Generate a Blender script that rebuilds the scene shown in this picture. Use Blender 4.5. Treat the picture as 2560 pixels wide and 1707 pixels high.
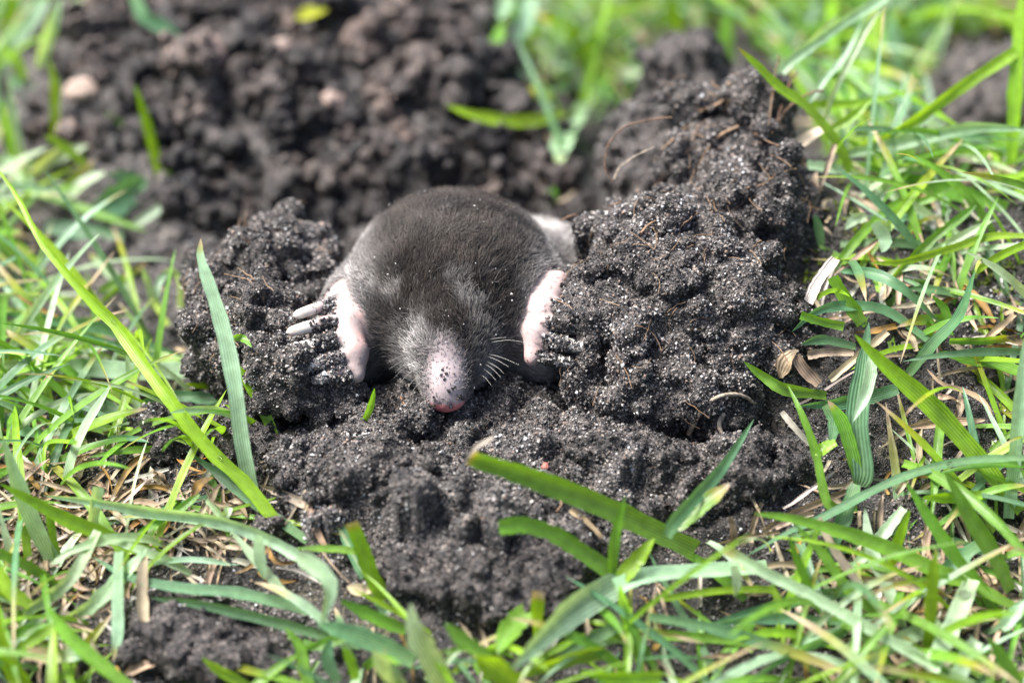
import bpy, math, random
import numpy as np
from mathutils import Vector, Euler, Matrix

# ---------------------------------------------------------------- scene, camera, light (1 unit = 1 cm)
sc = bpy.context.scene
for o in list(bpy.data.objects):
    bpy.data.objects.remove(o, do_unlink=True)
sc.unit_settings.system = 'METRIC'
sc.unit_settings.scale_length = 0.01
COL = sc.collection

PITCH = math.radians(35.0)
DIST = 60.0
LENS = 85.0
cam_d = bpy.data.cameras.new('camera')
cam_o = bpy.data.objects.new('camera', cam_d)
COL.objects.link(cam_o)
cam_o.location = (0, -DIST * math.cos(PITCH), DIST * math.sin(PITCH))
cam_o.rotation_euler = (math.pi / 2 - PITCH, 0, 0)
cam_d.lens = LENS
cam_d.sensor_width = 36.0
cam_d.clip_start = 1.0
cam_d.clip_end = 20000.0
cam_d.dof.use_dof = True
cam_d.dof.focus_distance = 57.4
cam_d.dof.aperture_fstop = 0.050      # f/5 at this unit scale (1 unit = 1 cm)
sc.camera = cam_o

SUN_ELEV, SUN_AZ = math.radians(60), math.radians(-72)     # azimuth from +Y (away from the camera) towards +X
world = bpy.data.worlds.new('World')
sc.world = world
world.use_nodes = True
wn = world.node_tree
sky = wn.nodes.new('ShaderNodeTexSky')
sky.sky_type = 'NISHITA'
sky.sun_disc = False
sky.sun_elevation = SUN_ELEV
sky.sun_rotation = SUN_AZ
sky.air_density = 1.0
sky.dust_density = 4.0
sky.ozone_density = 0.6
bg = wn.nodes['Background']
bg.inputs['Strength'].default_value = 0.074
wn.links.new(sky.outputs[0], bg.inputs['Color'])
sun_d = bpy.data.lights.new('sun', 'SUN')
sun_d.energy = 3.7
sun_d.angle = math.radians(26)
sun_d.color = (1.0, 0.985, 0.96)
sun_o = bpy.data.objects.new('sun', sun_d)
COL.objects.link(sun_o)
sdir = Vector((math.sin(SUN_AZ) * math.cos(SUN_ELEV), math.cos(SUN_AZ) * math.cos(SUN_ELEV), math.sin(SUN_ELEV)))
sun_o.rotation_euler = (-sdir).to_track_quat('-Z', 'Y').to_euler()
sun_o.location = sdir * 200
vs = sc.view_settings
vs.view_transform = 'Standard'
vs.look = 'None'
vs.exposure = 1.95
vs.gamma = 1.0
vs.use_curve_mapping = False
sc.cycles.use_denoising = True
sc.cycles.max_bounces = 8
sc.cycles.transparent_max_bounces = 16

# ---------------------------------------------------------------- helpers
rng = np.random.default_rng(7)
random.seed(7)
CAM = np.array(cam_o.location, float)
FWD = np.array((0, math.cos(PITCH), -math.sin(PITCH)))
UPV = np.array((0, math.sin(PITCH), math.cos(PITCH)))
RGT = np.array((1.0, 0, 0))
KF = 36.0 / LENS / 2560.0
PXCM = 1.0 / (KF * DIST)             # source pixels per cm at the reference distance

CROPS = {'S': (0, 0, 1), 'V': (0, 0, 2352 / 2560), 'A': (680, 420, 2.45), 'TL': (0, 0, 2.6128), 'TC': (800, 0, 2.6128), 'TR': (1660, 0, 2.6133),
         'ML': (0, 560, 2.6128), 'BL': (0, 1107, 2.6128), 'BC': (800, 1000, 2.2174), 'MR': (1600, 560, 2.45),
         'BR': (1600, 1060, 2.424), 'RC': (1380, 80, 2.5286)}

def src(crop, x, y):
    ox, oy, s = CROPS[crop]
    return ox + x / s, oy + y / s

def ray(sx, sy):
    return FWD + (sx - 1280) * KF * RGT - (sy - 853.5) * KF * UPV

def P(x, y, w=0.0):
    """world point seen at view pixel (2352 wide) at depth DIST + w"""
    sx, sy = src('V', x, y)
    return CAM + (DIST + w) * ray(sx, sy)

def smooth(a, b, x):
    t = np.clip((x - a) / (b - a), 0, 1)
    return t * t * (3 - 2 * t)

LAT = rng.random((32, 32, 32))
def vnoise(p):
    """value noise -1..1 for an (...,3) array"""
    p = np.asarray(p, float)
    i = np.floor(p).astype(int)
    f = p - i
    f = f * f * (3 - 2 * f)
    i0 = i % 32
    i1 = (i + 1) % 32
    x0, y0, z0 = i0[..., 0], i0[..., 1], i0[..., 2]
    x1, y1, z1 = i1[..., 0], i1[..., 1], i1[..., 2]
    fx, fy, fz = f[..., 0], f[..., 1], f[..., 2]
    a = LAT[x0, y0, z0] * (1 - fx) + LAT[x1, y0, z0] * fx
    b = LAT[x0, y1, z0] * (1 - fx) + LAT[x1, y1, z0] * fx
    c = LAT[x0, y0, z1] * (1 - fx) + LAT[x1, y0, z1] * fx
    d = LAT[x0, y1, z1] * (1 - fx) + LAT[x1, y1, z1] * fx
    return 2 * ((a * (1 - fy) + b * fy) * (1 - fz) + (c * (1 - fy) + d * fy) * fz) - 1

def fbm(p, scale, octs=4, gain=0.5, off=0.0):
    p = np.asarray(p, float) * scale + off
    out, amp = 0.0, 1.0
    for k in range(octs):
        out = out + amp * vnoise(p + 7.31 * k)
        p = p * 2.03
        amp *= gain
    return out

def surface_nets(F, origin, h):
    S = F < 0
    n = np.array(F.shape)
    c = [S[dx:n[0] - 1 + dx, dy:n[1] - 1 + dy, dz:n[2] - 1 + dz] for dx in (0, 1) for dy in (0, 1) for dz in (0, 1)]
    cnt = sum(k.astype(np.int8) for k in c)
    act = (cnt > 0) & (cnt < 8)
    ai = np.argwhere(act)
    idx = -np.ones(act.shape, int)
    idx[act] = np.arange(len(ai))
    acc = np.zeros((len(ai), 3)); num = np.zeros(len(ai))
    offs = [(a, b, d) for a in (0, 1) for b in (0, 1) for d in (0, 1)]
    for a in offs:
        for ax in range(3):
            if a[ax] == 0:
                b = list(a); b[ax] = 1
                fa = F[ai[:, 0] + a[0], ai[:, 1] + a[1], ai[:, 2] + a[2]]
                fb = F[ai[:, 0] + b[0], ai[:, 1] + b[1], ai[:, 2] + b[2]]
                m = (fa < 0) != (fb < 0)
                t = np.where(m, fa / np.where(m, fa - fb, 1), 0)
                pt = np.array(a, float)[None, :] + t[:, None] * (np.array(b, float) - np.array(a, float))[None, :]
                acc += pt * m[:, None]; num += m
    V = (ai + acc / num[:, None]) * h + np.array(origin)
    quads = []
    for ax in range(3):
        u, v = (ax + 1) % 3, (ax + 2) % 3
        sl0 = [slice(None)] * 3; sl1 = [slice(None)] * 3
        sl0[ax] = slice(0, -1); sl1[ax] = slice(1, None)
        ch = S[tuple(sl0)] != S[tuple(sl1)]
        e = np.argwhere(ch)
        ok = (e[:, u] > 0) & (e[:, v] > 0) & (e[:, u] < n[u] - 1) & (e[:, v] < n[v] - 1)
        e = e[ok]
        ins = S[e[:, 0], e[:, 1], e[:, 2]]
        def cell(du, dv):
            k = e.copy(); k[:, u] -= du; k[:, v] -= dv
            return idx[k[:, 0], k[:, 1], k[:, 2]]
        q = np.stack([cell(1, 1), cell(0, 1), cell(0, 0), cell(1, 0)], 1)
        q[~ins] = q[~ins][:, ::-1]
        quads.append(q)
    return V, np.concatenate(quads)

def np_mesh(name, V, F, smooth_shade=True):
    me = bpy.data.meshes.new(name)
    V = np.asarray(V, np.float32); F = np.asarray(F, np.int32)
    k = F.shape[1]
    me.vertices.add(len(V)); me.loops.add(F.size); me.polygons.add(len(F))
    me.vertices.foreach_set('co', V.ravel())
    me.loops.foreach_set('vertex_index', F.ravel())
    me.polygons.foreach_set('loop_start', np.arange(0, F.size, k, dtype=np.int32))
    me.polygons.foreach_set('loop_total', np.full(len(F), k, np.int32))
    me.update(calc_edges=True)
    me.polygons.foreach_set('use_smooth', np.full(len(F), smooth_shade))
    return me

def set_col(me, C, name='Col'):
    a = me.color_attributes.new(name, 'FLOAT_COLOR', 'POINT')
    C = np.asarray(C, np.float32)
    if C.shape[1] == 3:
        C = np.concatenate([C, np.ones((len(C), 1), np.float32)], 1)
    a.data.foreach_set('color', C.ravel())

def link(name, me, mat=None, parent=None, loc=None):
    o = bpy.data.objects.new(name, me)
    COL.objects.link(o)
    if mat is not None and len(me.materials) == 0:
        me.materials.append(mat)
    if parent is not None:
        o.parent = parent
    if loc is not None:
        o.location = loc
    return o

def tag(o, label=None, cat=None, group=None, kind=None):
    if label: o['label'] = label
    if cat: o['category'] = cat
    if group: o['group'] = group
    if kind: o['kind'] = kind
    return o

def vnormals(V, F):
    a, b, c = V[F[:, 0]], V[F[:, 1]], V[F[:, 2]]
    fn = np.cross(b - a, c - a)
    if F.shape[1] == 4:
        fn = fn + np.cross(c - a, V[F[:, 3]] - a)
    N = np.zeros_like(V)
    for k in range(F.shape[1]):
        np.add.at(N, F[:, k], fn)
    return N / (np.linalg.norm(N, axis=1, keepdims=True) + 1e-12)

def sample_mesh(V, F, n, weight=None):
    """n random points (and normals) on a quad or triangle mesh"""
    if F.shape[1] == 4:
        T = np.concatenate([F[:, [0, 1, 2]], F[:, [0, 2, 3]]])
    else:
        T = F
    a, b, c = V[T[:, 0]], V[T[:, 1]], V[T[:, 2]]
    cr = np.cross(b - a, c - a)
    ar = np.linalg.norm(cr, axis=1)
    w = ar.copy()
    if weight is not None:
        w = w * weight((a + b + c) / 3, cr / (ar[:, None] + 1e-12))
    w = w / w.sum()
    t = rng.choice(len(T), n, p=w)
    r1, r2 = np.sqrt(rng.random(n)), rng.random(n)
    pts = a[t] * (1 - r1)[:, None] + b[t] * (r1 * (1 - r2))[:, None] + c[t] * (r1 * r2)[:, None]
    return pts, cr[t] / (ar[t][:, None] + 1e-12)

# ---------------------------------------------------------------- material helpers
def new_mat(name):
    m = bpy.data.materials.new(name)
    m.use_nodes = True
    nt = m.node_tree
    return m, nt, nt.nodes['Principled BSDF']

def nd(nt, kind, **kw):
    n = nt.nodes.new('ShaderNode' + kind)
    for k, v in kw.items():
        if k in n.inputs.keys():
            n.inputs[k].default_value = v
        else:
            setattr(n, k, v)
    return n

def ramp(nt, stops, fac):
    r = nt.nodes.new('ShaderNodeValToRGB')
    e = r.color_ramp.elements
    while len(e) < len(stops):
        e.new(0.5)
    for k, (p, c) in enumerate(stops):
        e[k].position = p
        e[k].color = (*c, 1)
    nt.links.new(fac, r.inputs[0])
    return r.outputs[0]

def soil_material(name, dark, mid, pale, scale=26.0, rough=0.62, objvar=0.0):
    m, nt, b = new_mat(name)
    tc = nd(nt, 'TexCoord')
    no = nd(nt, 'TexNoise', Scale=scale * 0.12, Detail=5.0, Roughness=0.65)
    vo = nd(nt, 'TexVoronoi', Scale=scale * 0.9)
    n2 = nd(nt, 'TexNoise', Scale=scale, Detail=3.0, Roughness=0.6)
    for t in (no, vo, n2):
        nt.links.new(tc.outputs['Object'], t.inputs['Vector'])
    base = ramp(nt, [(0.32, dark), (0.55, mid), (0.78, pale)], no.outputs['Fac'])
    sep = nd(nt, 'SeparateColor')
    nt.links.new(vo.outputs['Color'], sep.inputs[0])
    grain = ramp(nt, [(0.0, (0.22, 0.22, 0.24)), (0.45, (0.7, 0.68, 0.67)), (0.75, (1.7, 1.6, 1.5)), (0.95, (3.8, 3.5, 3.25))], sep.outputs[0])
    mx = nd(nt, 'MixRGB', blend_type='MULTIPLY', Fac=1.0)
    nt.links.new(base, mx.inputs[1]); nt.links.new(grain, mx.inputs[2])
    out = mx.outputs[0]
    if objvar:
        oi = nd(nt, 'ObjectInfo')
        rc = ramp(nt, [(0.0, (0.5, 0.5, 0.54)), (0.55, (1.0, 0.96, 0.94)), (0.85, (1.6, 1.44, 1.36)), (1.0, (2.6, 2.2, 1.98))], oi.outputs['Random'])
        m2 = nd(nt, 'MixRGB', blend_type='MULTIPLY', Fac=objvar)
        nt.links.new(out, m2.inputs[1]); nt.links.new(rc, m2.inputs[2])
        out = m2.outputs[0]
    nt.links.new(out, b.inputs['Base Color'])
    b.inputs['Roughness'].default_value = rough
    b.inputs['Specular IOR Level'].default_value = 0.3
    bu = nd(nt, 'Bump', Strength=0.9, Distance=0.05)
    ad = nd(nt, 'MixRGB', blend_type='MIX', Fac=0.5)
    nt.links.new(vo.outputs['Distance'], ad.inputs[1]); nt.links.new(n2.outputs['Fac'], ad.inputs[2])
    nt.links.new(ad.outputs[0], bu.inputs['Height'])
    nt.links.new(bu.outputs[0], b.inputs['Normal'])
    return m

MAT_SOIL = soil_material('dark_soil', (0.008, 0.0078, 0.0085), (0.037, 0.0335, 0.0325), (0.105, 0.092, 0.083))
MAT_MOUND = soil_material('mound_soil', (0.010, 0.0096, 0.0102), (0.036, 0.033, 0.0325), (0.100, 0.089, 0.082), scale=14.0, rough=0.7, objvar=1.0)

def grain_material():
    m, nt, b = new_mat('sand_grain')
    at = nd(nt, 'Attribute', attribute_name='Col')
    nt.links.new(at.outputs['Color'], b.inputs['Base Color'])
    b.inputs['Roughness'].default_value = 0.45
    b.inputs['Specular IOR Level'].default_value = 0.4
    return m
MAT_GRAIN = grain_material()

OCT_V = np.array([(1, 0, 0), (-1, 0, 0), (0, 1, 0), (0, -1, 0), (0, 0, 1), (0, 0, -1)], float)
OCT_F = np.array([(0, 2, 4), (2, 1, 4), (1, 3, 4), (3, 0, 4), (2, 0, 5), (1, 2, 5), (3, 1, 5), (0, 3, 5)])

def rand_rot(n):
    q = rng.normal(size=(n, 4)); q /= np.linalg.norm(q, axis=1, keepdims=True)
    w, x, y, z = q.T
    return np.stack([np.stack([1 - 2 * (y * y + z * z), 2 * (x * y - z * w), 2 * (x * z + y * w)], 1),
                     np.stack([2 * (x * y + z * w), 1 - 2 * (x * x + z * z), 2 * (y * z - x * w)], 1),
                     np.stack([2 * (x * z - y * w), 2 * (y * z + x * w), 1 - 2 * (x * x + y * y)], 1)], 1)

GRAIN_PAL = np.array([(0.014, 0.013, 0.0145), (0.035, 0.032, 0.032), (0.08, 0.071, 0.065), (0.15, 0.135, 0.125), (0.28, 0.26, 0.245), (0.12, 0.085, 0.065), (0.50, 0.48, 0.46)])
def grain_mesh(name, pts, nrm, rmin, rmax, probs=(0.20, 0.24, 0.26, 0.19, 0.06, 0.045, 0.005), sink=0.25, power=3.0):
    n = len(pts)
    r = rmin + (1.12 * rmax - rmin) * rng.random(n) ** power
    R = rand_rot(n)
    sh = OCT_V[None] * (0.55 + 0.75 * rng.random((n, 6, 1))) * rng.uniform(0.6, 1.25, (n, 1, 3))
    V = np.einsum('nij,nkj->nki', R, sh) * r[:, None, None] + (pts + nrm * (r * (1 - 2 * sink))[:, None])[:, None, :]
    F = (OCT_F[None] + (np.arange(n) * 6)[:, None, None]).reshape(-1, 3)
    me = np_mesh(name, V.reshape(-1, 3), F, False)
    c = GRAIN_PAL[rng.choice(len(GRAIN_PAL), n, p=probs)] * (0.75 + 0.5 * rng.random((n, 1)))
    c = c * np.clip(1.0 + 1.1 * fbm(pts, 0.9, 3, off=13.0), 0.3, 2.2)[:, None]          # sand gathers in patches
    c = np.minimum(c * 1.3, 0.38)
    set_col(me, np.repeat(c, 6, 0))
    me.materials.append(MAT_GRAIN)
    return me
# ---------------------------------------------------------------- ground
def H0(x, y):
    x = np.asarray(x, float); y = np.asarray(y, float)
    z = -1.5 + 0 * x
    z = z - 0.32 * np.clip(-4 - y, 0, 14)                                         # lawn falls away towards the viewer
    z = z + 1.5 * np.exp(-((x + 0.6) / 6.2) ** 2 - ((y + 3.6) / 4.6) ** 2)        # soil apron before the mole
    z = z + 0.6 * np.exp(-((x + 1.4) / 3.6) ** 2 - ((y + 5.7) / 0.8) ** 2)       # low ridge before the snout
    z = z + 3.4 * smooth(4.5, 15, y) * smooth(5.5, 0.0, x + 0.25 * np.clip(y - 4, 0, 14)) * smooth(-19, -11, x)  # spoil bank behind
    z = z - 5.0 * np.exp(-((x + 2.6) / 3.4) ** 2 - ((y - 4.4) / 2.4) ** 2)        # tunnel mouth under the mole
    z = z + 3.6 * smooth(-7, 3.5, y) * smooth(2.6, 6.0, x) * (1 - 0.75 * smooth(5.0, 9.0, y))   # lifted turf beside the clod
    z = z - 1.5 * np.exp(-((x - 4.9) / 1.5) ** 2 - ((y + 2.9) / 0.8) ** 2)        # hollow under the right clod
    return z

def hit(sx, sy, lift=0.0):
    """where the sight line of source pixel (sx, sy) meets the ground raised by lift"""
    d = ray(sx, sy)
    t = np.linspace(30, 130, 801)
    p = CAM[None] + t[:, None] * d[None]
    g = p[:, 2] - H0(p[:, 0], p[:, 1]) - lift
    k = np.argmax(g < 0)
    if k == 0:
        k = 1
    a = g[k - 1] / (g[k - 1] - g[k] + 1e-12)
    tt = t[k - 1] + np.clip(a, 0, 1) * (t[k] - t[k - 1])
    return CAM + tt * d

def soil_mask(x, y):
    """1 where bare dug soil lies, 0 in the turf"""
    n = 0.9 * fbm(np.stack([x, y, 0 * x], -1), 0.35, 3)
    apron = smooth(1.12, 0.85, np.sqrt(((x + 0.4) / 5.6) ** 2 + ((y + 3.6) / 4.4) ** 2) + 0.12 * n)
    back = smooth(0, 1.5, y - 2 + n) * smooth(4.0, 2.4, x + n + 0.33 * (y - 4)) * smooth(-15, -12.5, x + n - 0.0 * y + 0.25 * np.clip(y - 8, -6, 3))
    front = smooth(1.1, 0.8, np.sqrt(((x + 6.5) / 3.0) ** 2 + ((y + 8.6) / 1.6) ** 2) + 0.15 * n)
    return np.clip(np.maximum(np.maximum(apron, back), front), 0, 1)

def axis(lo, hi, step, far):
    a = np.arange(lo, hi + step * 0.5, step)
    up = [hi]; s = step
    while up[-1] < far:
        s *= 1.28; up.append(up[-1] + s)
    dn = [lo]; s = step
    while dn[-1] > -far:
        s *= 1.28; dn.append(dn[-1] - s)
    return np.concatenate([np.array(dn[1:][::-1]), a, np.array(up[1:])])

GX = axis(-15.0, 15.0, 0.062, 3000.0)
GY = axis(-15.0, 21.0, 0.066, 6000.0)
XX, YY = np.meshgrid(GX, GY, indexing='ij')
ZZ = H0(XX, YY)
near = smooth(60, 24, np.hypot(XX, YY))
P2 = np.stack([np.clip(XX, -60, 60), np.clip(YY, -60, 60), 0 * XX], -1)
SM = soil_mask(P2[..., 0], P2[..., 1])
ZZ += near * (0.22 * fbm(P2, 0.55, 3) + 0.14 * fbm(P2, 1.6, 3, off=5.0) - 0.22 * SM * np.abs(fbm(P2, 0.8, 3, off=8.0)))

def bumps(n, xr, yr, r0, r1, power, keep):
    """raise the sheet into rounded crumbs of radius r0..r1"""
    global ZZ
    xs = rng.uniform(*xr, n); ys = rng.uniform(*yr, n)
    rs = r0 + (r1 - r0) * rng.random(n) ** power
    m = keep(xs, ys) > rng.random(n)
    for x, y, r in zip(xs[m], ys[m], rs[m]):
        i0, i1 = np.searchsorted(GX, (x - r, x + r)); j0, j1 = np.searchsorted(GY, (y - r, y + r))
        if i1 - i0 < 2 or j1 - j0 < 2:
            continue
        a_ = rng.uniform(0, 3.1); pn = rng.uniform(1.4, 4.0)                       # angular as well as rounded crumbs
        dx, dy = XX[i0:i1, j0:j1] - x, YY[i0:i1, j0:j1] - y
        u = np.abs(dx * math.cos(a_) + dy * math.sin(a_)) * rng.uniform(0.85, 1.5); v = np.abs(dy * math.cos(a_) - dx * math.sin(a_)) * rng.uniform(0.85, 1.3)
        d_ = (u ** pn + v ** pn) ** (1 / pn)
        tl = rng.normal(0, 0.35, 2)
        h = np.sqrt(np.clip(r * r - d_ * d_, 0, None)) * rng.uniform(0.6, 1.1)
        h = np.where(h > 0, np.minimum(h + tl[0] * dx + tl[1] * dy, r * rng.uniform(0.55, 1.0)), 0)
        zc = ZZ[(i0 + i1) // 2, (j0 + j1) // 2]
        cand = zc - r * 0.35 + h * 1.05
        ZZ[i0:i1, j0:j1] = np.where(h > 0, np.maximum(ZZ[i0:i1, j0:j1], cand), ZZ[i0:i1, j0:j1])

bumps(420, (-14, 6), (3, 20), 0.25, 0.75, 1.5, lambda x, y: soil_mask(x, y) * smooth(3, 6, y))
bumps(260, (-5, 9), (-9, -2), 0.25, 0.7, 1.6, lambda x, y: 0.8 * soil_mask(x, y))
bumps(2600, (-15, 15), (-14, 20), 0.12, 0.36, 2.0, lambda x, y: 0.5 + 0.4 * soil_mask(x, y))
bumps(5000, (-14, 14), (-14, 20), 0.06, 0.17, 1.6, lambda x, y: 0.6 + 0.4 * soil_mask(x, y))
fine = fbm(P2, 5.0, 3, off=3.0)
ZZ += near * 0.065 * fine
nx, ny = XX.shape
GV = np.stack([XX, YY, ZZ], -1).reshape(-1, 3)
ii = np.arange(nx * ny).reshape(nx, ny)
GF = np.stack([ii[:-1, :-1], ii[1:, :-1], ii[1:, 1:], ii[:-1, 1:]], -1).reshape(-1, 4)
ground_me = np_mesh('ground', GV, GF)
a = ground_me.attributes.new('soil', 'FLOAT', 'POINT')
a.data.foreach_set('value', SM.astype(np.float32).ravel())

def ground_material():
    m, nt, b = new_mat('soil_and_turf_ground')
    tc = nd(nt, 'TexCoord')
    at = nd(nt, 'Attribute', attribute_name='soil')
    no = nd(nt, 'TexNoise', Scale=2.2, Detail=6.0, Roughness=0.65)
    vo = nd(nt, 'TexVoronoi', Scale=23.0)
    n3 = nd(nt, 'TexNoise', Scale=0.8, Detail=5.0, Roughness=0.6)
    for t in (no, vo, n3):
        nt.links.new(tc.outputs['Object'], t.inputs['Vector'])
    soil = ramp(nt, [(0.30, (0.008, 0.0078, 0.0085)), (0.52, (0.037, 0.0335, 0.0325)), (0.76, (0.105, 0.092, 0.083))], no.outputs['Fac'])
    turf = ramp(nt, [(0.40, (0.010, 0.0095, 0.0095)), (0.56, (0.022, 0.019, 0.017)), (0.70, (0.045, 0.042, 0.022)), (0.82, (0.09, 0.07, 0.045))], n3.outputs['Fac'])
    mix = nd(nt, 'MixRGB', blend_type='MIX')
    nt.links.new(at.outputs['Fac'], mix.inputs[0]); nt.links.new(turf, mix.inputs[1]); nt.links.new(soil, mix.inputs[2])
    sep = nd(nt, 'SeparateColor')
    nt.links.new(vo.outputs['Color'], sep.inputs[0])
    grain = ramp(nt, [(0.0, (0.22, 0.22, 0.24)), (0.45, (0.7, 0.68, 0.67)), (0.75, (1.7, 1.6, 1.5)), (0.95, (3.8, 3.5, 3.25))], sep.outputs[0])
    mx = nd(nt, 'MixRGB', blend_type='MULTIPLY', Fac=1.0)
    nt.links.new(mix.outputs[0], mx.inputs[1]); nt.links.new(grain, mx.inputs[2])
    nt.links.new(mx.outputs[0], b.inputs['Base Color'])
    b.inputs['Roughness'].default_value = 0.6
    bu = nd(nt, 'Bump', Strength=0.8, Distance=0.05)
    nt.links.new(vo.outputs['Distance'], bu.inputs['Height'])
    nt.links.new(bu.outputs[0], b.inputs['Normal'])
    return m
ground = link('ground', ground_me, ground_material())
tag(ground, 'dark crumbly soil and turf floor around the molehill', kind='structure')

def G(x, y):
    """height of the finished ground sheet"""
    i = int(np.clip(np.searchsorted(GX, x), 1, nx - 1)); j = int(np.clip(np.searchsorted(GY, y), 1, ny - 1))
    return float(ZZ[i - 1:i + 1, j - 1:j + 1].mean())

def wg(c, n):
    x, y = c[:, 0], c[:, 1]
    s = soil_mask(x, y)
    return (np.abs(x) < 14) * (y > -11) * (y < 19) * (0.45 + 0.55 * s) * (0.25 + 0.75 * smooth(6, 0, y))
pts, nr = sample_mesh(GV, GF, 125000, wg)
gm = link('grain', grain_mesh('grain', pts, nr, 0.016, 0.055), None, ground)
tag(gm, kind='stuff')
# ---------------------------------------------------------------- clods of soil
def sd_ell(p, c, r):
    q = p - np.array(c)
    r = np.array(r, float)
    k0 = np.linalg.norm(q / r, axis=-1); k1 = np.linalg.norm(q / (r * r), axis=-1) + 1e-9
    return k0 * (k0 - 1) / k1

def smin(a, b, k):
    h = np.clip(0.5 + 0.5 * (b - a) / k, 0, 1)
    return b * (1 - h) + a * h - k * h * (1 - h)

def grid(lo, hi, h):
    lo = np.array(lo) - 3 * h; hi = np.array(hi) + 3 * h
    n = np.ceil((hi - lo) / h).astype(int) + 1
    ax = [lo[k] + h * np.arange(n[k]) for k in range(3)]
    return lo, np.stack(np.meshgrid(*ax, indexing='ij'), -1)

def clod_mesh(name, ells, h, amp=0.2, crumbs=200, cr=(0.10, 0.32), noise=1.1, blend=0.35, seed=0, ridge=0.0):
    """lumpy clod: blended ellipsoids with crumbs stuck over them; returns local mesh data"""
    r_ = np.random.default_rng(seed + 100)
    lo = np.min([np.array(c) - np.array(r) for c, r in ells], 0) - 0.35
    hi = np.max([np.array(c) + np.array(r) for c, r in ells], 0) + 0.35
    org, p = grid(lo, hi, h)
    d = np.full(p.shape[:3], 5.0)
    for c, r in ells:                                # each worked out only near itself
        i0 = np.maximum(((np.array(c) - np.array(r) - blend - 1.1 - org) / h).astype(int), 0)
        i1 = np.minimum(((np.array(c) + np.array(r) + blend + 1.1 - org) / h).astype(int) + 2, p.shape[:3])
        s = tuple(slice(a, b) for a, b in zip(i0, i1))
        d[s] = smin(d[s], sd_ell(p[s], c, r), blend)
    m = np.abs(d) < 1.0 * max(1.0, 4 * amp)                  # noise matters only near the surface
    d[m] -= amp * fbm(p[m], noise, 3, off=seed * 3.7)
    if ridge:                                        # ledges and cracks
        d[m] += ridge * (0.45 - np.abs(fbm(p[m] * np.array((1, 1, 1.5)), 0.75, 3, off=seed + 40.0)))
    V, F = surface_nets(d, org, h)
    N = vnormals(V, F)
    if crumbs:
        pk = r_.integers(0, len(V), crumbs)
        rr = cr[0] + (cr[1] - cr[0]) * r_.random(crumbs) ** 2.6
        for c, n, r in zip(V[pk], N[pk], rr):
            c = c + n * r * r_.uniform(-0.3, 0.4)
            i0 = np.maximum(((c - r * 1.5 - org) / h).astype(int), 0)
            i1 = np.minimum(((c + r * 1.5 - org) / h).astype(int) + 2, p.shape[:3])
            s = tuple(slice(a, b) for a, b in zip(i0, i1))
            Rm = rand_rot(1)[0]; pn = r_.uniform(1.7, 4.5)
            q = np.abs((p[s] - c) @ Rm) * r_.uniform(0.8, 1.45, 3)
            e = (q ** pn).sum(-1) ** (1 / pn) - r
            d[s] = smin(d[s], e, 0.07)
    m = np.abs(d) < 0.35
    d[m] -= 0.075 * fbm(p[m], 3.8, 3, off=seed + 2.0)
    return surface_nets(d, org, h)

def make_clod(label, ells, h=0.07, grains=0, mat=None, grain_r=(0.016, 0.052), group=None, probs=None, **kw):
    V, F = clod_mesh('soil_clod', ells, h, **kw)
    b = np.array((V[:, 0].mean(), V[:, 1].mean(), V[:, 2].min()))
    V = V - b
    o = link('soil_clod', np_mesh('soil_clod', V, F), mat or MAT_SOIL, loc=b)
    tag(o, label, 'soil clod', group)
    if grains:
        pts, nr = sample_mesh(V, F, grains)
        g = link('grain', grain_mesh('grain', pts, nr, *grain_r, **({'probs': probs} if probs else {})), None, o)
        tag(g, kind='stuff')
    return o, V + b, F

B = lambda x, y, w, r: (P(x, y, w), (r, r, r) if np.isscalar(r) else r)
right_clod, RCV, RCF = make_clod('huge upright clod of sandy dark soil leaning against the mole, topped with roots',
    [B(1570, 740, -0.4, (2.4, 2.0, 2.3)), B(1670, 530, 1.0, (1.8, 1.6, 1.9)), B(1715, 340, 1.8, (1.05, 0.9, 1.2)), B(1738, 235, 2.1, (0.5, 0.45, 0.7)), B(1640, 390, 1.7, (0.6, 0.55, 0.55)),
     B(1450, 600, 0.0, (1.25, 1.4, 1.5)), B(1710, 780, -0.9, (1.5, 1.3, 1.8)), B(1400, 800, -1.0, (1.15, 0.9, 1.1)), B(1640, 930, -1.9, (1.3, 0.8, 0.8)),
     B(1340, 720, -1.15, (0.55, 0.7, 1.0)), B(1480, 900, -2.0, (1.5, 0.9, 0.7)),
     B(1600, 760, 1.2, (2.4, 2.2, 2.6)), B(1770, 500, 1.4, (0.95, 1.1, 1.5)), B(1562, 228, 2.4, (0.3, 0.3, 0.45)), B(1585, 270, 2.3, (0.35, 0.3, 0.35))],
    h=0.068, grains=80000, crumbs=1100, cr=(0.05, 0.40), amp=0.24, noise=1.3, blend=1.1, seed=1, ridge=0.34)
left_clod, LCV, LCF = make_clod("knobbly dark soil clod under the mole's clawed paw beside the grass",
    [B(640, 620, 0.9, (1.15, 1.2, 1.0)), B(560, 680, 0.3, (1.2, 1.1, 1.1)), B(690, 580, 1.2, (0.85, 0.9, 0.7)), B(610, 780, -0.6, (1.4, 1.0, 1.1)), B(520, 780, -0.6, (0.9, 0.9, 1.0)),
     B(690, 865, -1.9, (1.4, 0.9, 0.8)), B(640, 760, 1.0, (1.7, 1.4, 1.6))],
    h=0.062, grains=28000, crumbs=560, cr=(0.06, 0.40), amp=0.24, noise=1.3, blend=0.8, seed=2, ridge=0.3)
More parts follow.
